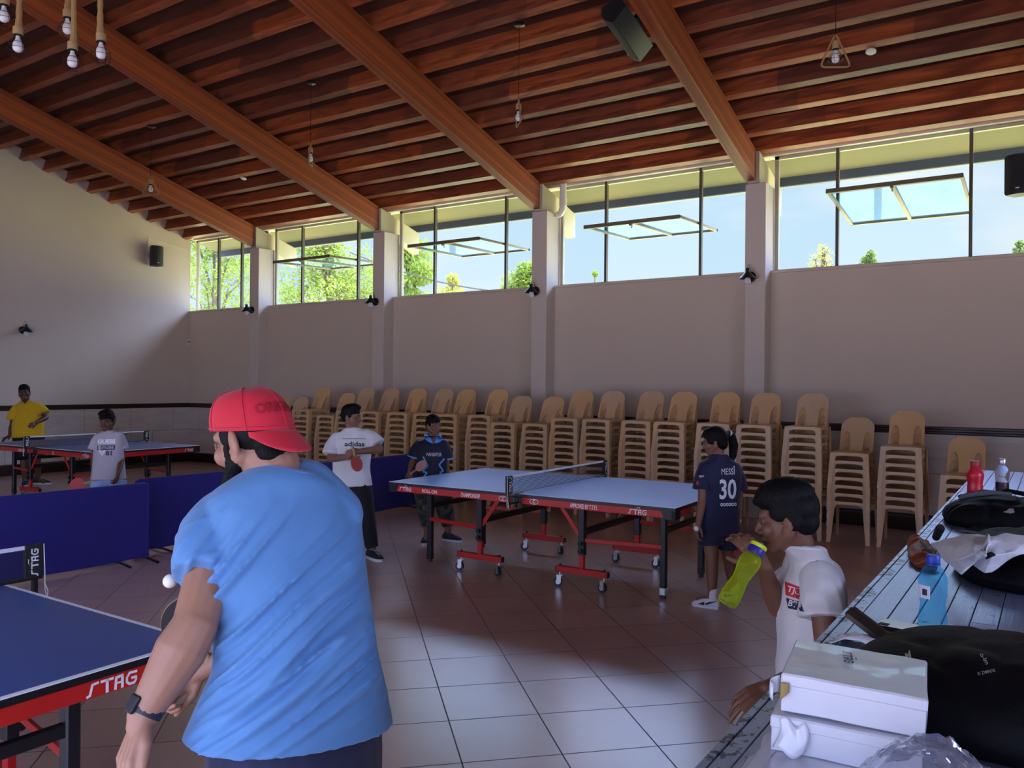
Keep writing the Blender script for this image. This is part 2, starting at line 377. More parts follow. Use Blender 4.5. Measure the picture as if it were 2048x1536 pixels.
# --- windows
bays=[(WL+.0,PX[3]-.129,(-14.34,-13.61)),(PX[3]+.129,PX[2]-.129,(-11.847,-10.401)),(PX[2]+.129,PX[1]-.129,(-8.641,-7.205)),(PX[1]+.129,PX[0]-.129,(-5.448,-4.013)),(PX[0]+.129,PX[4]-.129,(-2.249,-.802))]
b=MB(); b.bb((WL,WY-.03,SILL-.005),(XR,WY+.28,SILL+.028),.006); struct(b.build('windowsill',M_wall))
def window(i,x0,x1,mul,tilt):
    W=empty('window_%d'%i,((x0+x1)/2,DWN,SILL+.028)); struct(W)
    ox,oz=(x0+x1)/2,SILL+.028
    zb,zt=0,4.62-oz
    b=MB(); t=.035
    L,Rr=x0-ox,x1-ox
    b.bb((L,-.02,zb),(L+.05,.03,zt)); b.bb((Rr-.05,-.02,zb),(Rr,.03,zt)); b.bb((L,-.02,zb),(Rr,.03,zb+.03)); b.bb((L,-.02,zt-.04),(Rr,.03,zt))
    b.build('window_frame',M_steel,W)
    for mx in mul:
        b=MB(); b.bb((mx-ox-.018,-.025,zb),(mx-ox+.018,.03,zt)); b.build('mullion',M_mull,W)
    if i==1: xs=[(x0+.05,mul[0]-.018,1),(mul[0]+.018,mul[1]-.018,1),(mul[1]+.018,x1-.05,1)]
    else: xs=[(x0+.05,mul[0]-.018,1),(mul[1]+.018,x1-.05,1)]
    for a,c,_ in xs:
        b=MB(); b.bb((a-ox-.004,.0,zb+.02),(c-ox+.004,.004,zt-.02)); b.build('window_pane',M_glass,W)
    if i==1: return W
    a,c=mul[0]+.02,mul[1]-.02; hw=(c-a)/2; hh=.72
    P=bpy.data.objects.new('pivot_sash',None); COL.objects.link(P); P.parent=W
    P.location=((a+c)/2-ox,.0,.735); P.rotation_euler=(tilt,0,0)
    # local: z is the sash height direction when closed
    b=MB(); fw=.032
    b.bb((-hw,-.016,-hh),(-hw+fw,.02,hh)); b.bb((hw-fw,-.016,-hh),(hw,.02,hh)); b.bb((-hw,-.016,-hh),(hw,.02,-hh+fw)); b.bb((-hw,-.03,hh-fw),(hw,.02,hh+.008)); b.bb((-.02,-.018,-hh),(.02,.022,hh))
    b.bb((-.015,-.05,hh-.05),(.015,-.02,hh)); b.tube([(0,-.05,hh-.03),(0,-.075,hh-.05),(0,-.06,hh-.075)],.006,6)
    b.build('sash_frame',M_sash,P)
    for s in(-1,1):
        b=MB(); x=[-hw+fw-.003,-.017] if s<0 else [.017,hw-fw+.003]
        b.bb((x[0],.0,-hh+fw-.003),(x[1],.004,hh-fw+.003)); b.build('sash_pane',M_dglass,P)
    return W
R90=math.radians
# sash top edge swings into the room; tilt measured from the closed, upright position
for i,(bay,tl) in enumerate(zip(bays,(0,92,91,92,84))):
    window(i+1,bay[0],bay[1],bay[2],R90(tl))
b=MB(); b.bb((-.3+.45,DWN-.02,SILL+.03),(XR,DWN+.03,4.62)); 
struct(b.build('wall_back_infill_panel',M_wall))
# --- downpipe at the third pillar
xp=PX[1]+.02
b=MB()
px_=PX[1]+.255; py_=10.50
b.tube([(px_,py_,4.72),(px_,py_,4.32),(px_-.015,py_,4.25),(px_-.05,py_+.01,4.205),(px_-.10,py_+.02,4.195)],.05,14)
b.tube([(px_,py_,4.42),(px_,py_,4.31)],.057,14)
tag(b.build('downpipe',M_white),'white plastic pipe with an elbow beside a pillar top','pipe')
# ================================================================ SKY, SUN, OUTSIDE
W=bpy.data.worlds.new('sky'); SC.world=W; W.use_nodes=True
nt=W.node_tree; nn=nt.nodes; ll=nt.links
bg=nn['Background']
def wn(t,**k):
    d=nn.new(t)
    for a,v in k.items(): setattr(d,a,v)
    return d
def wmath(op,a,b=None,clamp=False):
    d=wn('ShaderNodeMath',operation=op,use_clamp=clamp)
    for i,v in enumerate((a,b)):
        if v is None: continue
        if isinstance(v,(int,float)): d.inputs[i].default_value=v
        else: ll.new(v,d.inputs[i])
    return d.outputs[0]
tc=wn('ShaderNodeTexCoord'); sx=wn('ShaderNodeSeparateXYZ'); WARM=wn('ShaderNodeMixRGB'); WARM.inputs[2].default_value=(.52,.62,1.0,1); ll.new(tc.outputs['Generated'],sx.inputs[0])
rm=wn('ShaderNodeValToRGB'); ll.new(sx.outputs[2],rm.inputs[0]); e=rm.color_ramp.elements
e[0].position=0; e[0].color=(.72,.85,.98,1); e[1].position=.9; e[1].color=(.10,.26,.72,1)
for p,c in((.18,(.62,.82,1.0)),(.36,(.50,.74,1.0))):
    q=e.new(p); q.color=(*c,1)
mp=wn('ShaderNodeMapping'); mp.inputs['Scale'].default_value=(2.2,2.2,6); ll.new(tc.outputs['Generated'],mp.inputs[0])
nz=wn('ShaderNodeTexNoise'); nz.inputs['Scale'].default_value=1.5; nz.inputs['Detail'].default_value=6; nz.inputs['Roughness'].default_value=.58; ll.new(mp.outputs[0],nz.inputs['Vector'])
cr=wn('ShaderNodeValToRGB'); ll.new(nz.outputs['Fac'],cr.inputs[0]); cr.color_ramp.elements[0].position=.52; cr.color_ramp.elements[1].position=.68
mx=wn('ShaderNodeMixRGB'); ll.new(wmath('MULTIPLY',cr.outputs[0],.55),mx.inputs[0]); ll.new(rm.outputs[0],mx.inputs[1]); mx.inputs[2].default_value=(.98,.97,1.0,1)
ll.new(mx.outputs[0],WARM.inputs[1])
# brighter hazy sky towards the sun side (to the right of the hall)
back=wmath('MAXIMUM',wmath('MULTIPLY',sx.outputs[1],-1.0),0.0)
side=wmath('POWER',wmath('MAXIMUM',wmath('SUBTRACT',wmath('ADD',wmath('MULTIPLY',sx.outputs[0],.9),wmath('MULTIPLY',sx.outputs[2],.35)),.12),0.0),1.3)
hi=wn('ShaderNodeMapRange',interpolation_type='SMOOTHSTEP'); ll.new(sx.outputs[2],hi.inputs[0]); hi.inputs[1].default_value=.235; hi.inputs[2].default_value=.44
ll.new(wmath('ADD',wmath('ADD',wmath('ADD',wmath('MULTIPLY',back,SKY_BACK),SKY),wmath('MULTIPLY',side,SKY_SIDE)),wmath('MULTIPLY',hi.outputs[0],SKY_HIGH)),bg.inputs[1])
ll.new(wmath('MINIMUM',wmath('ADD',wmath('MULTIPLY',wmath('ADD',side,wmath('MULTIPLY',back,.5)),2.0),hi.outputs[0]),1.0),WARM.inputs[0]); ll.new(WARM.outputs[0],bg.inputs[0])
sun=bpy.data.lights.new('sun','SUN'); sun.energy=SUN; sun.angle=.009; sun.color=(1,.93,.80)
so=bpy.data.objects.new('sun',sun); COL.objects.link(so)
sd=Vector((.75,.30,1.05)).normalized(); so.rotation_euler=sd.to_track_quat('Z','Y').to_euler(); so.location=sd*40
M_ground=mat('outside_ground',(.60,.52,.20),.9,0,.2,.25,.8)
M_paving=mat('paving',(.42,.36,.30),.9,0,.2,.15,1.5)
b=MB(); b.bb((-60,10.8,-.30),(40,90,-.02)); struct(b.build('outside_ground',M_ground))
b=MB(); b.bb((-60,-60,-.30),(40,YEND-.5,-.02)); struct(b.build('outside_paving_ground',M_paving))
SC.view_settings.view_transform='Standard'; SC.view_settings.look='None'; SC.view_settings.gamma=1; SC.view_settings.exposure=EXPO
SC.view_settings.use_curve_mapping=False
SC.cycles.use_denoising=True; SC.cycles.max_bounces=8; SC.cycles.diffuse_bounces=5; SC.cycles.glossy_bounces=4; SC.cycles.transmission_bounces=6; SC.cycles.transparent_max_bounces=16
SC.cycles.sample_clamp_indirect=6; SC.cycles.caustics_reflective=False; SC.cycles.caustics_refractive=False
# ================================================================ TABLE TENNIS TABLES
M_red=mat('red_enamel',(.50,.018,.014),.38,0,.5,.06)
M_black=mat('black_enamel',(.010,.010,.012),.4)
M_blk=mat('black_plastic',(.012,.012,.014),.55)
M_chrome=mat('zinc_plated_steel',(.62,.64,.66),.3,.9)
M_rubber=mat('grey_rubber',(.03,.035,.04),.6)
M_letter=mat('white_lettering',(.85,.85,.85),.5)
def topmat(name,c,line):
    N=NT(name); tcd=N.add('ShaderNodeTexCoord'); sx=N.add('ShaderNodeSeparateXYZ'); N.link(tcd.outputs['Object'],sx.inputs[0])
    ax=N.math('ABSOLUTE',sx.outputs[0]); ay=N.math('ABSOLUTE',sx.outputs[1])
    e=N.math('MAXIMUM',N.math('GREATER_THAN',ax,1.37-.02),N.math('GREATER_THAN',ay,.7625-.02))
    cl=N.math('LESS_THAN',ay,.0015); e=N.math('MAXIMUM',e,cl)
    n=N.noise(N.coord('Object'),3,4)
    base=N.mix(n,tuple(x*.9 for x in c)+(1,),tuple(x*1.08 for x in c)+(1,))
    N.link(N.mix(N.math('MULTIPLY',e,line),base,(.85,.87,.9,1)),N.b.inputs['Base Color'])
    N.b.inputs['Roughness'].default_value=.34; return N.m
M_topB=topmat('light_blue_table_top',(.30,.53,1.0),.5); M_topC=topmat('dark_blue_table_top',(.035,.085,.30),1.0)
def netmat():
    N=NT('net_mesh'); sx=N.add('ShaderNodeSeparateXYZ'); tcd=N.add('ShaderNodeTexCoord'); N.link(tcd.outputs['Object'],sx.inputs[0])
    p=.0125
    a=N.math('LESS_THAN',N.math('FRACT',N.math('MULTIPLY',sx.outputs[1],1/p)),.20); c=N.math('LESS_THAN',N.math('FRACT',N.math('MULTIPLY',sx.outputs[2],1/p)),.24)
    al=N.math('MAXIMUM',a,c); N.link(al,N.b.inputs['Alpha']); N.b.inputs['Base Color'].default_value=(.01,.012,.02,1); N.b.inputs['Roughness'].default_value=.7
    return N.m
M_net=netmat()
M_tape=mat('white_net_tape',(.75,.77,.82),.6)
M_string=mat('white_string',(.8,.78,.72),.8)
def caster(p,parent,ang):
    R=Matrix.Rotation(ang,3,'Z')
    def T(v): return R@Vector(v)+Vector(p)
    b=MB(); 
    for s in(-1,1): b.box(T((-.012,s*.02,.062)),(.036,.004,.062),R)
    b.box(T((-.006,0,.094)),(.05,.046,.006),R); b.cyl(T((-.004,0,.094)),T((-.004,0,.115)),.008,None,8)
    c=b.build('caster_fork',M_chrome,parent)
    w=MB(); w.cyl(T((-.018,-.013,.037)),T((-.018,.013,.037)),.037,None,20); o=w.build('caster_wheel',M_rubber,c)
    w=MB(); w.cyl(T((-.018,-.018,.037)),T((-.018,.018,.037)),.02,None,14); w.build('caster_hub',M_chrome,c)
def stag_mark(b,o,x,y,h):  # small leaping-animal squiggle above the word
    o=Vector(o);x=Vector(x).normalized();y=Vector(y).normalized(); n=x.cross(y)
    pts=[(-1.3,-.2),(-.7,.25),(0,.45),(.6,.3),(1.2,.55),(.7,.15),(.9,-.25),(.3,.12),(-.4,.08),(-.8,-.05)]
    P=[o+x*(a*h)+y*(c*h)+n*.0012 for a,c in pts]; b.addm(P,[tuple(range(len(P)))])
def stag_word(b,o,x,y,h):
    """The four leaning capitals with a long-tailed first letter."""
    o=Vector(o);x=Vector(x).normalized();y=Vector(y).normalized(); n=x.cross(y)
    def st(pts,w=.2):
        for (a0,c0),(a1,c1) in zip(pts[:-1],pts[1:]):
            p=Vector((a0,c0));q=Vector((a1,c1)); dd=(q-p).normalized(); nn=Vector((-dd.y,dd.x))*w/2; p=p-dd*w*.3; q=q+dd*w*.3
            vs=[p-nn,q-nn,q+nn,p+nn]; b.addm([o+x*(v.x*h)+y*(v.y*h)+n*.0012 for v in vs],[(0,1,2,3)])
    st([(-2.2,-.48),(-1.98,-.40),(-1.80,.36),(-1.36,.42)]); st([(-1.1,.4),(-.15,.4)]); st([(-.62,.4),(-.62,-.5)],.24)
    st([(.05,-.5),(.12,.36),(.62,.42),(.62,-.5)],.22); st([(.12,-.08),(.62,-.08)],.16)
    st([(1.8,.40),(1.22,.42),(1.0,.1),(1.0,-.25),(1.22,-.45),(1.62,-.45),(1.76,-.25),(1.76,-.02),(1.42,-.02)],.2)
    stag_mark(b,o+y*(.78*h),x,y,.42*h)
def tt_table(name,loc,rz,topm,label,texts,h=.76):
    T=empty(name,loc,rz,label,'table','table tennis tables')
    for s in(-1,1):
        b=MB(); x0,x1=(.004,1.37) if s>0 else (-1.37,-.004)
        b.bb((x0,-.7625,h-.018),(x1,.7625,h),.001); b.build('tabletop',topm,T)
        b=MB(); b.bb((x0+(.0 if s>0 else -.001),-.764,h-.026),(x1+(.001 if s>0 else 0),.764,h-.0035))
        b.build('edge_band',M_black,T)
        # red apron: two long sides and the end
        b=MB(); za,zb=h-.082,h-.026
        for v in(-1,1): b.bb((x0+(.05 if s>0 else .09),v*.755-.008,za),(x1-(.09 if s>0 else .05),v*.755+.008,zb),.003)
        ex=s*1.36; b.bb((ex-.008,-.67,za),(ex+.008,.67,zb),.003)
        # inner edge of the half, under the net
        b.bb((s*.06-.01,-.74,za+.01),(s*.06+.01,.74,zb))
        b.build('apron',M_red,T)
        for v in(-1,1):
            b=MB()
            poly=[(s*1.372,0,h-.092),(s*1.372,0,zb),(s*1.255,0,zb),(s*1.285,0,za-.004)]
            b.prism([(p[0],v*.746,p[2]) for p in poly],(0,0,0),(0,v*.020,0))
            b.bb((s*1.345-.002,v*.66,h-.09),(s*1.372,v*.766,zb))
            b.build('corner_cap',M_black,T)
        for v in(-1,1):
            b=MB(); b.box((s*1.15,v*.43,(.07+h-.03)/2),(.05,.05,h-.10),None,.006); g=b.build('leg',M_black,T)
            b=MB(); 
            b.box((s*1.15,v*.43,.055),(.053,.053,.06),None,.005); b.build('leg_sleeve',M_chrome if (s>0 and v<0) else M_black,g)
            b=MB(); b.cyl((s*1.15,v*.43,0),(s*1.15,v*.43,.03),.024,.02,14); b.build('leg_foot',M_rubber,g)
        b=MB(); b.bar((s*1.15,-.43,.52),(s*1.15,.43,.52),.03,.045,bev=.003); b.build('leg_stretcher',M_black,T)
        # rolling undercarriage
        for v in(-1,1):
            u0=s*.5; vv=v*.55
            b=MB(); b.box((u0,vv,.145),(.46,.045,.05),None,.003); fr=b.build('undercarriage_foot',M_red,T)
            b=MB()
            for q in(-1,1): b.box((u0+q*.232,vv,.145),(.012,.042,.046),None,.003)
            for q in(-.2,.2): b.sphere((u0+q,vv,.176),.011,10,6)
            b.build('foot_end_cap',M_black,fr)
            b=MB(); b.box((u0,vv,.25),(.042,.036,.18),None,.003); b.build('lower_post',M_red,T)
            b=MB(); b.box((u0,vv,.49),(.055,.05,.42),None,.004); up=b.build('upper_post',M_black,T)
            for z in(.315,.375):
                b=MB(); b.cyl((u0-.0,vv+v*.02,z),(u0,vv+v*.05,z),.018,None,12); b.build('locking_knob',M_blk,up)
            for q in(-1,1): caster((u0+q*.2,vv,0.0),fr,random.uniform(-.6,.6)+(0 if q>0 else .4))
            b=MB(); b.bar((u0+s*.02,vv,.40),(s*1.15,v*.445,.40),.016,.032,bev=.002)
            b.build('side_rail',M_red,T)
            b=MB(); b.bar((u0-s*.01,vv-v*.0,.415),(s*.27,vv+v*.01,h-.05),.012,.035,bev=.002); b.build('folding_brace',M_red,T)
        b=MB(); b.bar((s*.5,-.55,.46),(s*.5,.55,.46),.035,.05,bev=.003)
        b.tube([(s*.5,.1,.485),(s*.5,.1,.525),(s*.5,.14,.525),(s*.5,.14,.485)],.006,6); b.build('cross_bar',M_black,T)
    b=MB()
    for v in(-1,1): b.box((0,v*.73,h-.055),(.14,.05,.05),None,.004)
    b.build('centre_hinge',M_black,T)
    for t,u,side,hh,kind in texts:
        b=MB(); z=h-.054
        if side=='near': o,x,y=(u,-.7635,z),(1,0,0),(0,0,1)
        elif side=='end': o,x,y=(1.3685,u,z),(0,1,0),(0,0,1)
        if kind=='stag': stag_word(b,o,x,y,hh)
        elif kind=='oval':
            pts=[]; 
            for k in range(24): pts.append((math.cos(2*PI*k/24),math.sin(2*PI*k/24)))
            o=Vector(o); outer=[o+Vector(x)*(a*hh*1.15)+Vector(y)*(c*hh*.62)+Vector((0,-.001,0)) for a,c in pts]; inner=[o+Vector(x)*(a*hh*1.02)+Vector(y)*(c*hh*.5)+Vector((0,-.001,0)) for a,c in pts]
            b.addm(outer+inner,[(k,(k+1)%24,24+(k+1)%24,24+k) for k in range(24)]); put_text(b,t,o,x,y,hh*.75,bold=.03)
        else: put_text(b,t,o,x,y,hh,kind,bold=.015)
        b.build('lettering',M_letter,T,fixn=False,angle=None)
    return T
def tt_net(loc,rz,label,h=.76):
    T=empty('table_tennis_net',(loc[0],loc[1],loc[2]),rz,label,'net','table tennis nets')
    z0,z1=h,h+.1525
    for v in(-1,1):
        b=MB(); b.box((0,v*.905,(z0+z1)/2),(.022,.03,z1-z0+.004),None,.005); p=b.build('net_post',M_black,T)
        # black end flap of the net with the word running up it
        b=MB(); b.bb((-.0115,v*.875-.035,z0+.012),(.0125,v*.875+.035,z1)); f=b.build('net_flap',M_blk,T)
        b=MB()
        for sx in(-1,1): stag_word(b,(sx*.0145 if sx>0 else -.0135,v*.877,(z0+z1)/2+.005),(0,0,1 if sx*v>0 else -1),(0,-sx*(1 if sx*v>0 else -1),0),.030)
        b.build('lettering',M_letter,f,fixn=False,angle=None)
        b=MB(); b.box((0,v*.80,z0+.003),(.055,.22,.006),None,.002); b.box((0,v*.80,z0-.075),(.03,.16,.008)); b.box((0,v*.885,z0-.035),(.03,.016,.085)); b.cyl((0,v*.78,z0-.10),(0,v*.78,z0-.03),.006,None,8); b.cyl((0,v*.78,z0-.115),(0,v*.78,z0-.10),.016,None,10)
        b.build('clamp',M_black,T)
    b=MB(); b.addm([(0,-.845,z0+.006),(0,.845,z0+.006),(0,.845,z1-.012),(0,-.845,z1-.012)],[(0,1,2,3)]); n=b.build('net_mesh',M_net,T); n['kind']='stuff'
    b=MB(); b.bb((-.003,-.845,z1-.017),(.003,.845,z1)); b.build('net_tape',M_tape,T)
    b=MB(); b.tube([(0,-.845,z0+.006),(0,.845,z0+.006)],.0025,6); b.build('bottom_cord',M_black,T)
    for v in(-1,1):
        b=MB(); b.tube([(.013,v*.918,z1),(.016,v*.922,z0+.02),(.012,v*.925,z0-.05),(.02,v*.93,z0-.10)],.0022,5); b.tube([(.012,v*.922,z0-.02),(.028,v*.93,z0-.06),(.03,v*.925,z0-.105)],.0022,5); b.build('cord_end',M_string,T)
    return T
tB=tt_table('table_tennis_table',(-3.6775,6.3613,0),.0183,M_topB,'light blue table tennis table on red frame in the middle of the hall',
  [('STAG',-1.17,'near',.034,'stag'),('ROLL-ON',-.90,'near',.030,.165),('CHAMPIONSHIP',-.46,'near',.036,.20),('C',-.13,'near',.036,'oval'),('C',.17,'near',.036,'oval'),('APPROVED BY T.T.F.I.',.62,'near',.034,.24),('STAG',1.08,'near',.036,'stag'),('STAG',-.35,'end',.036,'stag')])
tA=tt_table('table_tennis_table',(-11.3319,6.3167,0),.0413,M_topC,'table tennis table far off, nearest the left-hand wall',
  [('1000 DX',-.33,'near',.034,.17),('STAG',1.15,'near',.036,'stag'),('STAG',.60,'end',.036,'stag'),('j',.42,'near',.05,.02)])
tC=tt_table('table_tennis_table',(-3.809,.9912,0),.0038,M_topC,'dark blue table tennis table with white lines, beside man in red cap',
  [('STAG',.45,'end',.040,'stag'),('STAG',-.45,'end',.040,'stag')])
tt_net((-3.6775,6.3613,0),.0183,'black net with white tape across the light blue table')
tt_net((-11.3319,6.3167,0),.0413,'black net with white tape across the far table by the wall')
tt_net((-3.809,.9912,0),.0038,'black net across the nearest dark blue table')
# ================================================================ COURT BARRIERS
def cloth(name,c,rough=.7,bump=.15,sc=4):
    N=NT(name); n=N.noise(N.coord('Object'),sc,4,.6,.4); f=N.noise(N.coord('Object'),420,1)
    N.link(N.mix(n,tuple(x*.88 for x in c)+(1,),tuple(x*1.1 for x in c)+(1,)),N.b.inputs['Base Color'])
    N.b.inputs['Roughness'].default_value=rough; N.b.inputs['Specular IOR Level'].default_value=.25; N.b.inputs['Sheen Weight'].default_value=.15
    N.bump(N.math('ADD',N.math('MULTIPLY',n,1.0),N.math('MULTIPLY',f,.06)),bump,.02); return N.m
M_navy=cloth('royal_blue_fabric',(.016,.012,.16),.6,.25)
def barrier(p,q,label,phase):
    p,q=Vector((*p,0)),Vector((*q,0)); d=q-p; L=d.length; ang=math.atan2(d.y,d.x)
    T=empty('court_barrier',p,ang,label,'barrier','blue court barriers')
    def fn(a,c):
        bulge=.010*math.sin(a*9+phase)*math.sin(PI*c)+.006*math.sin(a*23+phase*2+c*4)*(1-c)
        return (a*L,bulge,.035+c*.67+ .006*math.sin(a*7+phase)*(1-c))
    b=MB(); b.grid(fn,60,14); b.grid(lambda a,c:(fn(a,c)[0],fn(a,c)[1]+.012,fn(a,c)[2]),60,14)
    b.build('fabric_cover',M_navy,T,fixn=False)
    b=MB(); r=.012; b.tube([(.02,.006,.03),(.01,.006,.70),(.04,.006,.712),(L-.04,.006,.712),(L-.01,.006,.70),(L-.02,.006,.03)],r,8); b.build('tube_frame',M_navy,T)
    for x in(.12,L-.12) if L<1 else (.28,L-.28,L-.02):
        b=MB(); b.tube([(x,-.19,.012),(x,-.02,.028),(x,.03,.028),(x,.20,.012)],.011,8); b.build('foot',M_black,T)
    return T
barrier((-7.045,2.13),(-6.945,4.43),'blue fabric court barrier behind the nearest net, in front of boy in grey shirt',0)
barrier((-7.23,4.47),(-7.18,6.45),'blue fabric court barrier mostly hidden behind man in red cap',1.3)
barrier((-7.12,6.47),(-7.10,8.55),'blue fabric court barrier standing behind boy in white shirt',2.1)
# ================================================================ STACKED CHAIRS
def chairmat():
    N=NT('tan_plastic'); oi=N.add('ShaderNodeObjectInfo')
    c=N.ramp(oi.outputs['Random'],[(0,(.66,.40,.18)),(.45,(.72,.46,.22)),(.8,(.62,.42,.24)),(1,(.66,.46,.29))])
    n=N.noise(N.coord('Object'),9,3)
    N.link(N.mix(.25,c,N.mix(n,(.6,.6,.6,1),(1.3,1.3,1.3,1)),'MULTIPLY'),N.b.inputs['Base Color'])
    N.b.inputs['Roughness'].default_value=.34; return N.m
M_chair=chairmat()
def make_chair():
    T=empty('plastic_chair',(0,0,0))
    # local: front is -y, seat 0.43 high; front legs at y=-.21, rear legs at y=.20
    th=.004
    def shell(fn,nu,nv,name,skip=None,par=T):
        vs=[];fs=[]
        P=[[Vector(fn(i/(nu-1),j/(nv-1))) for i in range(nu)] for j in range(nv)]
        idx={}
        keep=lambda i,j: not (skip and skip(*( (i+.5)/(nu-1),(j+.5)/(nv-1))))
        b=MB()
        for j in range(nv):
            for i in range(nu): vs.append(P[j][i])
        for j in range(nv-1):
            for i in range(nu-1):
                if keep(i,j): fs.append((j*nu+i,j*nu+i+1,(j+1)*nu+i+1,(j+1)*nu+i))
        me=bpy.data.meshes.new(name); me.from_pydata(vs,[],fs)
        o=bpy.data.objects.new(name,me); COL.objects.link(o)
        mdf=o.modifiers.new('s','SOLIDIFY'); mdf.thickness=th; mdf.offset=0
        dg=bpy.context.evaluated_depsgraph_get(); m2=bpy.data.meshes.new_from_object(o.evaluated_get(dg)); bpy.data.objects.remove(o)
        bm=bmesh.new(); bm.from_mesh(m2); bmesh.ops.delete(bm,geom=[v for v in bm.verts if not v.link_faces],context='VERTS'); bm.to_mesh(m2); bm.free()
        return mkobj(name,m2,M_chair,par,angle=50)
    def seat(u,v):
        w=.190-.010*v; x=(u-.5)*2*w
        y=-.217+v*.39
        z=.437-.022*math.sin(PI*min(1,max(0,v)))*(1-(2*u-1)**4)
        if v<.12:                      # front rolls down
            t=1-v/.12; y=-.225+.012-.030*math.sin(t*1.2)+.03*.0; z=.437-.030*(1-math.cos(t*1.35))
            y=-.217+.39*.12-.39*.12*t*.75-.012*math.sin(t*1.4); z=.437-.040*(1-math.cos(t*1.4))
        return (x,y,z)
    shell(seat,15,16,'seat')
    def back(u,v):
        # v: 0 at the seat, 1 at the top; rounded shoulders
        w=.173-.002*v
        if v>.68: t=(v-.68)/.32; w*= (1-t**2.6*.55)
        x=(u-.5)*2*w
        tt=v
        y=.150+.135*tt-.03*(1-((2*u-1))**2)*0+ .028*((2*u-1)**2-1)*-1*tt*.6
        y=.150+.150*tt+.022*(1-(2*u-1)**2)*math.sin(PI*min(1,tt*1.0))-.018*(1-math.cos(min(1,tt*3)*PI))/2*0
        z=.432+.365*tt
        if tt<.1: z=.432+.0365*(tt/.1)**1.6
        return (x,y,z)
    def hole(u,v):
        x=abs(u-.5)*2
        # a tall rounded opening each side of a broad central spine
        cx,cv,rx,rv=.64,.06,.26,.50
        e=abs((x-cx)/rx)**2.4+abs((v-cv)/rv)**2.2
        return e<1 and v>.0
    shell(back,53,56,'backrest',hole)
    b=None
    # front arch: apron between the front legs with rounded inner corners, plus the two front legs
    def fleg(s):
        b=MB(); N=12
        for k in range(1):
            pass
        sec=[]
        for i in range(N+1):
            t=i/N; z=.432*(1-t)
            xo=.190+.026*t; yo=-.222-.045*t
            w=.058-.018*t; wd=.072-.025*t; h=.0035
            if t<.11: w+= .040*(1-t/.11)**2
            xi=xo-w
            sec.append([(s*xi,yo,z),(s*xo,yo,z),(s*xo,yo+wd,z),(s*(xo-h),yo+wd,z),(s*(xo-h),yo+h,z),(s*xi,yo+h,z)])
        vs=[p for q in sec for p in q]; fs=[]
        for i in range(N):
            for k in range(6): fs.append((i*6+k,i*6+(k+1)%6,(i+1)*6+(k+1)%6,(i+1)*6+k))
        fs+= [tuple(range(6)),tuple(N*6+k for k in range(6))]
        b.addm(vs,fs); return b
    for s in(-1,1): fleg(s).build('leg',M_chair,T,angle=40)
    b=MB()
    for s in(-1,1):
        pass
    # apron strip along the front, joined to the legs by the curve of the arch
    def ap(u,v):
        x=(u-.5)*2*.150; d=.030+.022*abs(2*u-1)**4
        return (x,-.2195-.002*v,.436-d*v)
    shell(ap,13,4,'front_apron')
    for s in(-1,1):
        b=MB(); sec=[];N=8
        for i in range(N+1):
            t=i/N; z=.43*(1-t); xo=.200+.016*t; yo=.215+.045*t; w=.023; wd=.07-.03*t; h=.0026
            sec.append([(s*(xo-w),yo,z),(s*xo,yo,z),(s*xo,yo-wd,z),(s*(xo-h),yo-wd,z),(s*(xo-h),yo-h,z),(s*(xo-w),yo-h,z)])
        vs=[p for q in sec for p in q]; fs=[]
        for i in range(N):
            for k in range(6): fs.append((i*6+k,i*6+(k+1)%6,(i+1)*6+(k+1)%6,(i+1)*6+k))
        fs+= [tuple(range(6)),tuple(N*6+k for k in range(6))]
        b.addm(vs,fs); b.build('leg',M_chair,T,angle=40)
    # side skirts of the seat
    for s in(-1,1):
        def sk(u,v,s=s): 
            y=-.205+u*.36; d=.030+.03*abs(2*u-1)**3
            return (s*(.1875-.004*u),y,.434-d*v)
        shell(sk,12,4,'side_apron')
    return T
chair0=make_chair(); CM=childmap()
STK=[(-11.19,8),(-10.744,8),(-10.198,10),(-9.674,9),(-9.224,10),(-8.724,10),(-8.127,10),(-7.653,10),(-7.194,10),(-6.658,10),(-6.222,9),(-5.709,9),(-5.267,10),(-4.82,10),(-4.256,10),(-3.821,10),(-3.295,10),(-2.806,10),(-2.267,10),(-1.792,7),(-1.297,8),(-.733,5)]
ORD=['first','second','third','fourth','fifth','sixth','seventh','eighth','ninth','tenth','eleventh','twelfth','thirteenth','fourteenth','fifteenth','sixteenth','seventeenth','eighteenth','nineteenth','twentieth','twenty-first','twenty-second']
first=True
rng=random.Random(3)
for i,(x,n) in enumerate(STK):
    si=len(STK)-1-i; sname=('stack nearest the counter' if si==0 else ORD[si]+' stack from the counter') if si<21 else 'last stack, behind the red cap'
    rz=rng.uniform(-.012,.012); y0=9.425+rng.uniform(-.03,.03)
    for k in range(n):
        c=chair0 if first else copytree(chair0,None,CM); first=False
        pos='top' if k==n-1 else ('bottom' if k==0 else ORD[n-1-k]+' from top')
        tag(c,f'tan plastic chair, {pos} of the {sname}','chair','tan chairs stacked along the window wall')
        c.location=(x-.015+rng.uniform(-.0004,.0004),y0,.087*k); c.rotation_euler=(0,0,rz)
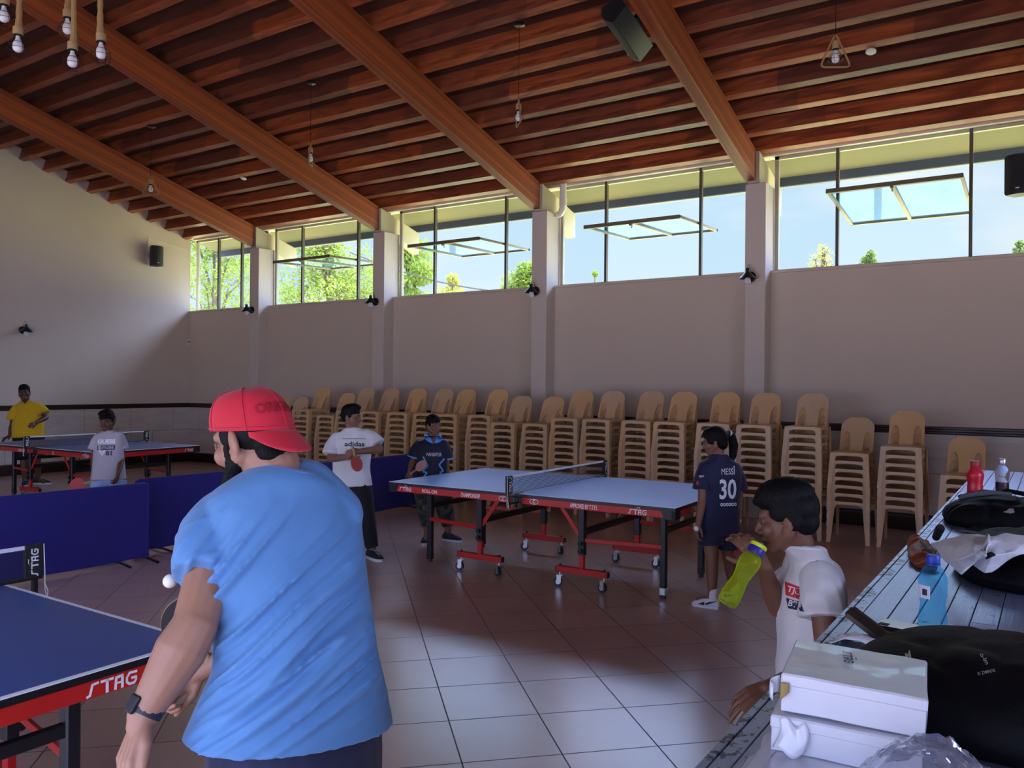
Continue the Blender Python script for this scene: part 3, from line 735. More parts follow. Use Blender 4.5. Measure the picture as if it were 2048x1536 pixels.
# ================================================================ LAMPS, SPEAKERS, SMALL FITTINGS
M_bulb=mat('opal_bulb',(.80,.80,.82),.3,0,.5,.02)
M_jute=mat('jute_rope',(.36,.22,.09),.85,0,.2,.25,120,bump=.4,bscale=300)
M_oak=mat('pale_wood_holder',(.38,.25,.12),.6,0,.3,.2,40)
M_lampblk=mat('black_lamp_metal',(.008,.008,.010),.35)
def wall_lamp(base,out,label):
    """base: point on the wall; out: unit vector away from it"""
    base=Vector(base); out=Vector(out); T=empty('wall_lamp',base,0,label,'lamp','black wall lamps')
    b=MB(); R=out.to_track_quat('Z','Y').to_matrix(); b.lathe([(.001,0),(.065,0),(.065,.018),(.05,.026),(.001,.026)],24,(0,0,0),R); b.build('wall_plate',M_lampblk,T)
    b=MB(); p1=out*.12+Vector((0,0,.02)); b.tube([out*.02,out*.07+Vector((0,0,.005)),p1],.008,8); b.tube([p1+Vector((0,0,.02)),out*.13+Vector((0,0,.13)),out*.07+Vector((0,0,.15)),out*.04+Vector((0,0,.10)),out*.02],.003,6); b.build('arm',M_lampblk,T)
    s=out*.13; b=MB(); b.lathe([(.010,.10),(.024,.095),(.026,.05),(.032,.045),(.105,-.035),(.103,-.037),(.03,.038),(.02,.045)],28,s); b.build('lamp_shade',M_lampblk,T)
    b=MB(); b.lathe([(.0125,.03),(.014,.0),(.022,-.02),(.036,-.042),(.041,-.065),(.037,-.088),(.024,-.102),(.001,-.108)],20,s); b.build('light_bulb',M_bulb,T)
for k,(x,l) in enumerate(zip(PX,('nearest the right-hand windows','next to the white elbow pipe','on the third pillar from the counter','on the pillar nearest the left-hand wall'))):
    wall_lamp((x-.05,PF,3.04),(0,-1,0),'black cone wall lamp on pillar '+l)
wall_lamp((WL,7.174,2.536),(1,0,0),'black cone wall lamp on the left-hand wall above boy in yellow shirt')
def bulb(b,o,s=1):
    b.lathe([(.013*s,.0),(.014*s,-.02*s),(.020*s,-.035*s),(.030*s,-.055*s),(.0325*s,-.075*s),(.028*s,-.095*s),(.016*s,-.106*s),(.001,-.109*s)],18,o)
def cage(b,o,s=1,n=6):
    o=Vector(o)
    prof=[(.018,.0),(.026,-.02),(.052,-.055),(.060,-.09),(.052,-.125),(.03,-.145)]
    for k in range(n):
        a=2*PI*k/n; b.tube([o+Vector((r*s*math.cos(a),r*s*math.sin(a),z*s)) for r,z in prof],.0014,4)
    for r,z in(prof[2],prof[3],prof[5]): b.tube([o+Vector((r*s*math.cos(2*PI*k/20),r*s*math.sin(2*PI*k/20),z*s)) for k in range(20)],.0014,4,closed=True)
def rope_lamp(p,label,top):
    T=empty('rope_pendant_lamp',p,0,label,'lamp','rope pendant lamps in a cluster'); L=top-p[2]
    b=MB(); n=90; rr=[.017+.0022*math.sin(k*2.3)+(.006*max(0,1-k/5) if k<5 else 0) for k in range(n)]; ph=rng.uniform(0,6)
    b.tube([(.006*math.sin(k*.11+ph),.006*math.cos(k*.09+ph),.085+(L-.085)*k/(n-1)) for k in range(n)],rr,10); b.build('rope',M_jute,T)
    b=MB(); b.lathe([(.001,.088),(.03,.088),(.031,.083),(.031,.043),(.028,.036),(.001,.036)],20); b.build('lamp_holder',M_oak,T)
    b=MB(); bulb(b,(0,0,.036)); b.build('light_bulb',M_bulb,T)
    b=MB(); cage(b,(0,0,.038)); b.lathe([(.02,.04),(.029,.04),(.029,.030),(.02,.030)],18); b.build('wire_cage',M_lampblk,T)
for (px,py),l in zip([(8,22),(36,82),(135,47),(145,112),(202,95)],('partly cut off, leftmost of the rope lamps','second lowest on the left of the rope lamps','highest of the middle pair of rope lamps','lowest of the rope lamps','rightmost of the rope lamps')):
    q=at(px,py,5.55 if px==135 else 5.3); rope_lamp((q.x,q.y,q.z-.0),'caged bulb on thick jute rope, '+l,ZT(q.y)+.0)
def tri_lamp(p,canopy_z,ang,label):
    T=empty('triangle_pendant_lamp',p,ang,label,'lamp','triangle pendant lamps')
    z0=canopy_z-p[2]
    b=MB(); b.lathe([(.001,z0),(.06,z0),(.06,z0-.022),(.045,z0-.03),(.001,z0-.03)],24); b.build('ceiling_rose',M_lampblk,T)
    b=MB(); b.tube([(0,0,z0-.03),(0,0,.17)],.0032,6); b.build('cord',M_lampblk,T)
    b=MB(); pts=[]
    tri=[(0,.215),(.13,-.07),(-.13,-.07)]
    for i in range(3):
        a=Vector(tri[i]); pv=Vector(tri[i-1]); nx=Vector(tri[(i+1)%3]); r=.045
        d1=(pv-a).normalized()*r; d2=(nx-a).normalized()*r
        for t in (0,.25,.5,.75,1): 
            q=(1-t)**2*(a+d1)+2*t*(1-t)*a+t*t*(a+d2); pts.append((q.x,0,q.y))
    b.tube(pts,.0085,8,closed=True); b.build('rope_triangle',M_jute,T)
    b=MB(); b.lathe([(.001,.152),(.01,.152),(.028,.145),(.030,.085),(.024,.075),(.001,.075)],18); b.build('lamp_holder',M_oak,T)
    b=MB(); bulb(b,(0,0,.075)); b.build('light_bulb',M_bulb,T)
    b=MB(); cage(b,(0,0,.08)); b.lathe([(.02,.08),(.028,.08),(.028,.066),(.02,.066)],18); b.build('wire_cage',M_lampblk,T)
tri_lamp((-11.31,7.19,4.53),ZT(7.17),.65,'caged bulb in a rope triangle hanging before the beam nearest the left-hand wall')
tri_lamp((-7.90,7.22,4.50),ZT(7.2),2.2,'caged bulb in an edge-on rope triangle, second from the left-hand wall')
tri_lamp((-4.745,7.229,4.48),ZT(7.21),2.35,'caged bulb in an edge-on rope triangle, left of the hanging black speaker')
tri_lamp((-1.55,7.22,4.42),ZT(7.2),.55,'caged bulb in a wide rope triangle over the right-hand windows')
M_spk=mat('speaker_black',(.012,.012,.014),.55)
M_grille=mat('speaker_grille',(.016,.016,.018),.7,bump=.5,bscale=600)
def speaker(loc,R,label,w=.23,h=.36,d=.2):
    T=empty('loudspeaker',loc,0,label,'speaker'); T.rotation_mode='QUATERNION'; T.rotation_quaternion=R.to_quaternion()
    # local: y=-d is the front, z up; body tapers to the back, with a bowed front
    def ring(z,sh):
        p=[]
        for k in range(13):
            t=-1+2*k/12; p.append((t*w/2*sh,-d+.05*t*t,z))
        p+= [(w*.30*sh,-.0,z),(-w*.30*sh,-.0,z)]
        return p
    b=MB(); zs=[(-h/2,.9),(-h/2+.02,1),(h/2-.02,1),(h/2,.9)]; rings=[ring(*q) for q in zs]; n=len(rings[0])
    vs=[v for r in rings for v in r]; fs=[(i*n+k,i*n+(k+1)%n,(i+1)*n+(k+1)%n,(i+1)*n+k) for i in range(3) for k in range(n)]+[tuple(range(n)),tuple(3*n+k for k in range(n))]
    b.addm(vs,fs); b.build('cabinet',M_spk,T,angle=30)
    b=MB(); vs=[];
    for z in(-h/2+.03,h/2-.03):
        for k in range(13):
            t=-1+2*k/12; vs.append((t*w/2*.94,-d+.05*t*t*.9-.004,z))
    b.addm(vs,[(k,k+1,13+k+1,13+k) for k in range(12)]); b.build('grille',M_grille,T)
    b=MB(); b.box((0,-d-.005,-h/2+.06),(.035,.006,.012),None,.002); b.build('badge',M_letter,T)
    b=MB(); b.box((0,.02,0),(.05,.06,.12)); b.box((0,.05,0),(.09,.012,.16)); b.build('bracket',M_lampblk,T)
    return T
Rz=lambda a:Matrix.Rotation(a,3,'Z')
speaker((WL+.055,9.62,4.15),Rz(PI/2-.12),'black loudspeaker on the left-hand wall near the corner',.25,.40,.21)
speaker((PX[4]-.35,PF-.02,3.91),Rz(-.15),'black loudspeaker at the right-hand end of the windows',.26,.42,.2)
# speaker hung under the slope on the left cheek of the beam
q0=Vector((PX[0]-.205,7.15,ZT(7.15)-.36))
X=Vector((0,-math.cos(SLOPE),math.sin(SLOPE))) # along the beam, upwards
zz=X; yy=Vector((.80,0.12,.60)); yy=(yy-zz*yy.dot(zz)).normalized(); xx=yy.cross(zz)
R=Matrix((xx,yy,zz)).transposed()
speaker(q0,R,'large black loudspeaker hung on the side of a roof beam',.28,.62,.23)
# wires of the wall speaker
M_wire=mat('white_cable',(.62,.58,.45),.6)
b=MB(); b.tube([(WL+.006,9.53,3.98),(WL+.006,9.50,4.2),(WL+.006,9.54,4.52),(WL+.006,9.9,4.48),(WL+.006,10.46,4.40)],.006,6)
tag(b.build('speaker_cable',M_wire),'thin painted cable from wall loudspeaker to the corner','cable')
b=MB(); b.box((WL+.012,10.46,2.48),(.024,.06,.12),None,.004); o=b.build('wall_switch',M_white); tag(o,'small cream switch box in the corner beside windows wall','switch')
b=MB(); b.box((WL+.026,10.46,2.49),(.006,.026,.04),None,.002); b.build('rocker',M_blk,o)
for (px,py),l in zip(((1742,102),(487,356)),('over the right-hand windows','near the left-hand wall')):
    b=MB(); v=_f+(px-1024)/FPX*CR-(py-768)/FPX*CU; kk=.2735; t=(4.647+kk*PF-CH)/(v.z+kk*v.y); q=CO+v*t
    R=Vector((0,-math.sin(SLOPE),-math.cos(SLOPE))).to_track_quat('Z','Y').to_matrix()
    b.lathe([(.001,0),(.05,0),(.05,.012),(.04,.02),(.001,.022)],24,q,R); tag(b.build('ceiling_sensor',M_white),'small round white sensor on a roof purlin '+l,'sensor','round ceiling sensors')
# ================================================================ PEOPLE
def skinmat(name,c,rough=.5):
    N=NT(name); n=N.noise(N.coord('Object'),18,4,.6)
    N.link(N.mix(n,tuple(x*.86 for x in c)+(1,),tuple(min(1,x*1.12) for x in c)+(1,)),N.b.inputs['Base Color'])
    N.b.inputs['Roughness'].default_value=rough; N.b.inputs['Specular IOR Level'].default_value=.4
    N.b.inputs['Subsurface Weight'].default_value=.12; N.b.inputs['Subsurface Radius'].default_value=(.012,.005,.003); N.b.inputs['Subsurface Scale'].default_value=1
    N.bump(N.noise(N.coord('Object'),220,2),.08,.002); return N.m
def hairmat():
    N=NT('black_hair'); n=N.noise(N.coord('Object',(1,1,.25)),260,3,.6)
    N.link(N.mix(n,(.0018,.0018,.0024,1),(.006,.0055,.006,1)),N.b.inputs['Base Color']); N.b.inputs['Roughness'].default_value=.6; N.b.inputs['Specular IOR Level'].default_value=.14
    N.bump(n,.6,.004); return N.m
M_hair=hairmat()
M_eye=mat('eye_white',(.17,.15,.14),.5,0,.2); M_iris=mat('dark_iris',(.012,.006,.004),.15)
def ellipsoid(b,c,r,R=None,n=20,m=14): b.sphere(c,1,n,m,r,R)
def caps(b,p,q,r1,r2=None,n=14):
    p,q=Vector(p),Vector(q); r2=r1 if r2 is None else r2
    d=q-p
    if d.length<1e-5: b.sphere(p,r1,n,8); return
    d.normalize(); K=4
    pts=[];rs=[]
    for i in range(K+1):
        a=PI/2*i/K; pts.append(p-d*r1*math.cos(a)); rs.append(max(1e-4,r1*math.sin(a)))
    for i in range(K+1):
        a=PI/2*i/K; pts.append(q+d*r2*math.sin(a)); rs.append(max(1e-4,r2*math.cos(a)))
    b.tube(pts,rs,n)
def loft(b,rings,n=36,e=2.3):
    """rings: (centre, half-width vector, half-depth vector)"""
    vs=[];fs=[]
    for c,X,Y in rings:
        c=Vector(c);X=Vector(X);Y=Vector(Y)
        for k in range(n):
            a=2*PI*k/n; ca,sa=math.cos(a),math.sin(a)
            vs.append(c+X*math.copysign(abs(ca)**(2/e),ca)+Y*math.copysign(abs(sa)**(2/e),sa))
    for i in range(len(rings)-1):
        for k in range(n): fs.append((i*n+k,i*n+(k+1)%n,(i+1)*n+(k+1)%n,(i+1)*n+k))
    fs.append(tuple(range(n-1,-1,-1))); fs.append(tuple((len(rings)-1)*n+k for k in range(n)))
    b.addm(vs,fs)
def spline_rings(rings,per=4):
    out=[]; n=len(rings)
    for i in range(n-1):
        R=[rings[max(0,i-1)],rings[i],rings[i+1],rings[min(n-1,i+2)]]
        for k in range(per):
            t=k/per
            def cr(j):
                p=[Vector(r[j]) for r in R]
                return .5*((2*p[1])+(-p[0]+p[2])*t+(2*p[0]-5*p[1]+4*p[2]-p[3])*t*t+(-p[0]+3*p[1]-3*p[2]+p[3])*t**3)
            out.append((cr(0),cr(1),cr(2)))
    out.append(tuple(Vector(v) for v in rings[-1])); return out
def remesh(b,name,vox,smooth=3,fac=.5,keep_big=False):
    me=b.mesh(name); o=bpy.data.objects.new(name,me); COL.objects.link(o)
    r=o.modifiers.new('r','REMESH'); r.mode='VOXEL'; r.voxel_size=vox; r.adaptivity=0
    if smooth:
        s=o.modifiers.new('s','SMOOTH'); s.factor=fac; s.iterations=smooth
    dg=bpy.context.evaluated_depsgraph_get(); m2=bpy.data.meshes.new_from_object(o.evaluated_get(dg)); m2.name=name
    bpy.data.objects.remove(o); bpy.data.meshes.remove(me)
    bm=bmesh.new(); bm.from_mesh(m2); bmesh.ops.recalc_face_normals(bm,faces=bm.faces[:])
    # drop inner shells / crumbs: keep the biggest island only
    bm.verts.ensure_lookup_table(); seen=set(); best=None
    for v in bm.verts:
        if v.index in seen: continue
        st=[v]; isl=[]; seen.add(v.index)
        while st:
            w=st.pop(); isl.append(w)
            for e in w.link_edges:
                q=e.other_vert(w)
                if q.index not in seen: seen.add(q.index); st.append(q)
        if best is None or len(isl)>len(best): best=isl
    keep=set(v.index for v in best); bmesh.ops.delete(bm,geom=[v for v in bm.verts if v.index not in keep],context='VERTS')
    bm.to_mesh(m2); bm.free(); return m2
def displace(me,fn):
    """fn(co,normal) -> offset vector"""
    ns=[v.normal.copy() for v in me.vertices]
    for v,nrm in zip(me.vertices,ns): v.co=v.co+fn(v.co,nrm)
    me.update()
def relax(me,n,fac=.5):
    bm=bmesh.new(); bm.from_mesh(me)
    for _ in range(n): bmesh.ops.smooth_vert(bm,verts=bm.verts[:],factor=fac,use_axis_x=True,use_axis_y=True,use_axis_z=True)
    bm.to_mesh(me); bm.free(); me.update()
def paint(me,rules):
    """rules: list of (material index, predicate on face centre)"""
    for p in me.polygons:
        c=p.center
        for i,f in rules:
            if f(c): p.material_index=i; break
# --------------------------------------------------------- hand
def hand(b,wrist,d,palm,s=1.0,curl=(.35,.4,.45,.5),thumb=(.6,.2),left=True,spread=.06,tc=.3,curl2=None):
    """d: direction of the fingers, palm: the way the palm faces; thumb side follows from left/right"""
    d=Vector(d).normalized(); p=Vector(palm); p=(p-d*p.dot(d)).normalized()
    t=d.cross(p)*(1 if left else -1)      # towards the thumb
    W=Vector(wrist)
    P=lambda x,y,z: W+(d*x+p*y+t*z)*s
    caps(b,P(-.01,0,.0),P(.02,0,0),.024*s,.026*s)
    off=[.030,.010,-.010,-.028]; L=[.046,.052,.048,.037]; kx=[.088,.092,.088,.080]
    for i in range(4):
        z=off[i]
        caps(b,P(.012,0,z*.62),P(kx[i],-.002,z),.0135*s,.0105*s,10)
        a=0; q=P(kx[i],-.002,z); dirx=Vector((1,0,spread*(1.5-i)*.9))
        cc=curl[i]
        lens=(L[i],L[i]*.62,L[i]*.46); r=[.0098,.0086,.0078,.0068]
        for k in range(3):
            a+=cc*(1.0,1.25,.8)[k] if curl2 is None else cc*curl2[k]
            v=(d*math.cos(a)+p*math.sin(a)+t*dirx.z*math.cos(a)).normalized()
            q2=q+v*lens[k]*s
            rr=.93 if i==3 else 1
            caps(b,q,q2,r[k]*rr*s,r[k+1]*rr*s,10); q=q2
    ellipsoid(b,P(.05,.003,.002),(.040*s,.0135*s,.036*s),Matrix((d,p,t)).transposed(),16,10)
    # thumb leaves the side of the palm near its base
    q=P(.022,.006,.028); a0,a1=thumb
    v=(d*math.cos(a0)*1.0+t*math.sin(a0)+p*a1).normalized()
    caps(b,P(.015,.004,.012),q+v*.034*s,.0155*s,.0125*s,10); q=q+v*.034*s
    v2=(v+d*tc+p*.15*tc-t*.25*tc).normalized(); q2=q+v2*.034*s; caps(b,q,q2,.0112*s,.0100*s,10)
    v3=(v2+d*tc+p*.2*tc-t*.3*tc).normalized(); caps(b,q2,q2+v3*.027*s,.0098*s,.0078*s,10)
def arm(b,S,E,Wr,s=1,r=(.050,.044,.042,.027)):
    S,E,Wr=Vector(S),Vector(E),Vector(Wr)
    caps(b,S,S.lerp(E,.22),.037*s,.046*s); caps(b,S.lerp(E,.16),S.lerp(E,.5),r[0]*.94*s,r[0]*.93*s); caps(b,S.lerp(E,.45),E,r[0]*.93*s,r[1]*.86*s)
    fm=E.lerp(Wr,.28); caps(b,E,fm,r[1]*.9*s,r[2]*s); caps(b,fm,Wr,r[2]*s,r[3]*s)
def leg(b,H,K,A,toe,s=1,r=(.080,.056,.055,.036),bare=True):
    H,K,A=Vector(H),Vector(K),Vector(A)
    caps(b,H,K,r[0]*s,r[1]*s); d=(A-K); back=Vector((0,0,1)).cross(d); 
    caps(b,K,K+d*.3,r[1]*.95*s,r[2]*s); caps(b,K+d*.3,A,r[2]*s,r[3]*s)
    t=Vector(toe).normalized(); caps(b,A+Vector((0,0,-.02*s)),A+t*.12*s+Vector((0,0,-.05*s)),.034*s,.026*s)
# --------------------------------------------------------- head
def tinted(name,tint,bodyc,fac):
    N=NT(name); t=N.add('ShaderNodeBsdfTransparent'); t.inputs[0].default_value=(*tint,1); N.b.inputs['Base Color'].default_value=(*bodyc,1); N.b.inputs['Roughness'].default_value=.12
    n=N.noise(N.coord('Object',(1,1,.4)),38,3,.6); N.bump(n,.5,.004)
    tr=N.add('ShaderNodeBsdfTranslucent'); tr.inputs[0].default_value=(*bodyc,1); a=N.add('ShaderNodeMixShader'); a.inputs[0].default_value=.45; N.link(N.b.outputs[0],a.inputs[1]); N.link(tr.outputs[0],a.inputs[2])
    lw=N.add('ShaderNodeLayerWeight'); lw.inputs['Blend'].default_value=.3; f=N.math('ADD',N.math('MULTIPLY',lw.outputs['Facing'],.35),fac-.1)
    mx=N.add('ShaderNodeMixShader'); N.link(f,mx.inputs[0]); N.link(t.outputs[0],mx.inputs[1]); N.link(a.outputs[0],mx.inputs[2]); N.link(mx.outputs[0],N.out.inputs[0]); return N.m
class Head:
    def __init__(s,c,F,U,sc=1.0): 
        s.c=Vector(c); F=Vector(F).normalized(); U=Vector(U); U=(U-F*U.dot(F)).normalized(); X=F.cross(U)
        s.R=Matrix((X,F,U)).transposed(); s.k=sc
    def p(s,x,y,z): return s.c+s.R@Vector((x,y,z))*s.k
    def e(s,b,x,y,z,rx,ry,rz,rot=None):
        R=s.R if rot is None else s.R@rot
        ellipsoid(b,s.p(x,y,z),(rx*s.k,ry*s.k,rz*s.k),R)
    def cp(s,b,p,q,r1,r2=None): caps(b,s.p(*p),s.p(*q),r1*s.k,(r1 if r2 is None else r2)*s.k,12)
    def local(s,v): return (s.R.transposed()@(Vector(v)-s.c))/s.k
    def build(s,b,neck,nr=.052,full=1.0):
        s.e(b,0,-.014,.034,.074,.094,.084); s.e(b,0,.020,-.025,.060*full,.066,.084); s.e(b,0,.066,-.098,.026,.022,.019)
        for q in(-1,1):
            s.cp(b,(q*.056*full,-.012,-.045),(q*.022,.062,-.096),.022,.018); s.e(b,q*.040*full,.054,-.030,.026,.026,.026)
            s.e(b,q*.074,-.016,-.012,.007,.018,.031,Matrix.Rotation(q*.35,3,'Z')@Matrix.Rotation(-.2,3,'X')); s.cp(b,(q*.073,-.010,-.036),(q*.070,.0,-.030),.007)
            s.e(b,q*.012,.094,-.040,.0085,.010,.0075)
        s.cp(b,(-.036,.070,.020),(.036,.070,.020),.014); s.cp(b,(0,.083,.006),(0,.105,-.034),.0085,.0115)
        s.e(b,0,.082,-.066,.026,.012,.013)
        s.cp(b,(-.016,.086,-.0635),(.016,.086,-.0635),.0058); s.cp(b,(-.014,.085,-.0745),(.014,.085,-.0745),.0066); s.e(b,0,.092,-.064,.008,.005,.005)
        nk=Vector(neck); n0=s.p(0,-.022,-.05); caps(b,n0,nk+(n0-nk).normalized()*nr*s.k*.55,nr*s.k,(nr+.003)*s.k)
    def extras(s,root,base,brow=True,eyes=True,look=(0,0),lid=None):
        for q in(-1,1):
            if eyes:
                b=MB(); c=s.p(q*.031,.0735,.0); b.sphere(c-base,.0112*s.k,14,10); o=b.build('eye',M_eye,root)
                b=MB(); f=(s.R@Vector((look[0],1,look[1]))).normalized(); b.sphere(c-base+f*.0054*s.k,.0079*s.k,12,8); b.build('iris',M_iris,o)
                b=MB(); s2=s.R
                if lid is not None:
                    for dz,a in((.0085,.9),(-.0088,.75)):
                        pts=[s.p(q*.031+.0145*t,.0815-.006*t*t,.0+dz*(1-t*t*.9)*a) for t in(-1,-.6,-.2,.2,.6,1)]
                        b.tube([x-base for x in pts],[.0024*s.k,.0046*s.k,.0054*s.k,.0054*s.k,.0046*s.k,.0024*s.k],8)
                    b.build('eyelid',lid,root)
            if brow:
                b=MB(); pts=[s.p(q*(.014+.034*t),.086-.010*t*t-.004*t,.0225+.009*t-.011*t*t) for t in(0,.25,.5,.75,1)]
                b.tube([x-base for x in pts],[.0036*s.k,.0046*s.k,.0046*s.k,.0038*s.k,.0016*s.k],8); b.build('eyebrow',M_hair,root)
    def short_hair(s,b,top=1.0,front=.058):
        s.e(b,0,-.014,.052,.0785,.0985,.078*top); s.e(b,0,-.042,.012,.0765,.074,.080); 
        s.e(b,0,.036,front+.024,.058,.044,.030)
        for q in(-1,1): s.e(b,q*.066,-.004,.018,.0125,.030,.034)
# --------------------------------------------------------- clothes
def frustum(b,p,q,r1,r2,n=22,squash=None,e=2.0):
    p,q=Vector(p),Vector(q); d=(q-p).normalized()
    u=d.orthogonal().normalized() if squash is None else (Vector(squash)-d*Vector(squash).dot(d)).normalized()
    w=d.cross(u); k=.82 if squash is not None else 1
    loft(b,[(p,u*r1*k,w*r1),(p.lerp(q,.5),u*(r1+r2)/2*k,w*(r1+r2)/2),(q,u*r2*k,w*r2)],n,e)
def sleeve(b,S,M,E,t,r0,r1,side=None):
    S,M,E=Vector(S),Vector(M),Vector(E); d=(E-S).normalized(); inn=(M-S).normalized()
    def ring(c,a,r):
        u=a.orthogonal().normalized(); return (c,u*r,a.cross(u)*r)
    ax0=(-inn*.8+d*.6).normalized(); q=ax0.orthogonal().normalized()
    dn=d if d.z<-.2 else Vector((0,0,-1))
    ref=(inn.cross(d)); ref=ref.normalized() if ref.length>.05 else Vector((0,1,0))
    def rg(c,a,r):
        a=a.normalized(); u=(ref-a*ref.dot(a)).normalized(); return (c,u*r,a.cross(u)*r)
    c0=S+inn*.075+dn*.034; c1=S+inn*.022+dn*.024; 
    loft(b,spline_rings([rg(c0,-inn+d*.25,r0*.74),rg(c1,-inn+d*.8,r0*.88),rg(S.lerp(E,t*.45),d,r0*.98),rg(S.lerp(E,t*.8),d,(r0+r1)/2),rg(S.lerp(E,t),d,r1)],3),24,2.0)
def wrinkle(amp,scale,stretch,seed=0):
    st=Vector(stretch)
    def f(co,n):
        v=Vector((co.x*st.x,co.y*st.y,co.z*st.z))*scale+Vector((seed,seed*1.7,seed*.3))
        a=mnoise.noise(v); c=mnoise.noise(v*2.3)
        return n*(amp*(1-abs(a)*2.2)*.8+amp*.35*c)
    return f
def torso_rings(Nk,SR,SL,P,fw,W,D,hem,hemw=1.0,waist=.9,belly=1.0,neckr=.058):
    """closed ring stack from the collar to the hem"""
    Nk,SR,SL,P=map(Vector,(Nk,SR,SL,P)); fw=Vector(fw)
    M=(SR+SL)/2; ax=(SR-SL).normalized(); up=(M-P).normalized(); f1=(fw-up*fw.dot(up)).normalized(); hx=f1.cross(up)
    axp=ax
    L=(M-P).length
    W0=W
    R=[(Nk,axp*neckr,f1*neckr*.95),(Nk.lerp(M,.45)-up*.0,axp*W*.55,f1*D*.62),(M+up*.008,axp*W*.93,f1*D*.80),(M.lerp(P,.16),axp*W*1.0,f1*D*.98),
       (M.lerp(P,.34),axp.lerp(hx,.3)*W*.95,f1*D*1.04),(M.lerp(P,.68),axp.lerp(hx,.7)*W*waist,f1*D*belly),(M.lerp(P,1.0),hx*W*(waist+hemw)/2,f1*D*1.0*belly),(P-up*hem,hx*W*hemw,f1*D*1.05*belly)]
    return R
def shoe(root,A,toe,base,mat_u,mat_s,s=1.0,name='shoe',hi=0,extra=None):
    """A: ankle joint above the floor"""
    t=Vector(toe); t.z=0; t.normalize(); A=Vector(A); sd=Vector((-t.y,t.x,0)); z0=0.0
    g=Vector((A.x,A.y,0))
    def P(x,y,z): return g+t*x*s+sd*y*s+Vector((0,0,z*s))
    up=Vector((0,0,1))
    def rg(x,w,h,z): return (P(x,0,z),sd*w*s,up*h*s)
    b=MB(); loft(b,[rg(-.075,.012,.022,.045),rg(-.068,.030,.034,.048),rg(-.03,.036,.045,.055),rg(.03,.040,.046,.054),rg(.09,.045,.034,.044),rg(.14,.043,.024,.034),rg(.172,.028,.016,.028),rg(.180,.010,.010,.026)],20,2.4)
    caps(b,P(-.012,0,.06),P(-.012,0,.095+hi),.043*s,.044*s)
    me=remesh(b,name,.006,3); 
    for v in me.vertices: v.co-=base
    o=mkobj(name,me,mat_u,root,angle=None) if False else mkobj(name,me,mat_u,root,angle=180)
    b=MB(); out=[(-.08,.0),(-.066,.034),(-.02,.038),(.04,.041),(.10,.047),(.15,.042),(.182,.018),(.186,0)]
    ring=[P(x,y,0) for x,y in out]+[P(x,-y,0) for x,y in out[-2:0:-1]]
    n=len(ring); vs=ring+[v+up*.026*s for v in ring]; b.addm([v-base for v in vs],[tuple(range(n)),tuple(range(n,2*n))]+[(k,(k+1)%n,n+(k+1)%n,n+k) for k in range(n)])
    b.build('sole',mat_s,o,angle=50)
    b=MB()
    for k in range(4): b.tube([P(.045+.022*k,-.022,.088-.010*k)-base,P(.052+.022*k,0,.094-.011*k)-base,P(.045+.022*k,.022,.088-.010*k)-base],.0032*s,6)
    b.build('lace',mat_s if extra is None else extra,o); return o
def decal(name,parent,base,target,strs,mats,proj,n_sub=2,off=.0028):
    """flat lettering laid on a garment: strs = (verts, faces) lists in world space, pushed along proj onto the cloth"""
    bvh=BVHTree.FromPolygons([v.co+base for v in target.data.vertices],[tuple(p.vertices) for p in target.data.polygons])
    for vs,fs in strs:
        ctr=sum((Vector(v) for v in vs),Vector())/len(vs); pj=Vector(proj).normalized() if proj is not None else (ctr-CO).normalized()
        bm=bmesh.new(); V=[bm.verts.new(v) for v in vs]
        for f in fs:
            try: bm.faces.new([V[i] for i in f])
            except ValueError: pass
        bmesh.ops.triangulate(bm,faces=bm.faces[:])
        for _ in range(n_sub):
            es=[e for e in bm.edges if e.calc_length()>.014]
            if not es: break
            bmesh.ops.subdivide_edges(bm,edges=es,cuts=1); bmesh.ops.triangulate(bm,faces=bm.faces[:])
        for v in bm.verts:
            h=bvh.ray_cast(v.co-pj*.35,pj)
            if h[0] is not None: v.co=h[0]-pj*off
            v.co-=base
        me=bpy.data.meshes.new(name); bm.to_mesh(me); bm.free(); mkobj(name,me,mats,parent,angle=None)
def tstr(s,o,x,y,h=None,w=None,**k):
    vs,fs=text_mesh(s,h,w,**k); R=frame(x,y); o=Vector(o); return ([R@v+o for v in vs],fs)
def poly2(pts,o,x,y):
    x=Vector(x).normalized();y=Vector(y).normalized();o=Vector(o); return ([o+x*a+y*c for a,c in pts],[tuple(range(len(pts)))])
def garment(name,b,mats,root,base,vox=.006,smooth=4,wr=None,parent=None,angle=180):
    me=remesh(b,name,vox,smooth)
    for f in (wr or []): displace(me,f)
    for v in me.vertices: v.co-=base
    return mkobj(name,me,mats,parent or root,angle=angle)
def body(b,base,label,skin,vox,smooth=2,lips=None,head=None):
    me=remesh(b,'person',vox,smooth,.4)
    for v in me.vertices: v.co-=base
    o=mkobj('person',me,[skin]+([lips] if lips else []),None,base,angle=180)
    if lips and head is not None:
        def inl(c):
            q=head.local(c+base); return q.y>.074 and abs(q.x)<.022*(1-((q.z+.069)/.014)**2*.5) and -.081<q.z<-.0575
        paint(me,[(1,inl)])
    return tag(o,label,'person')
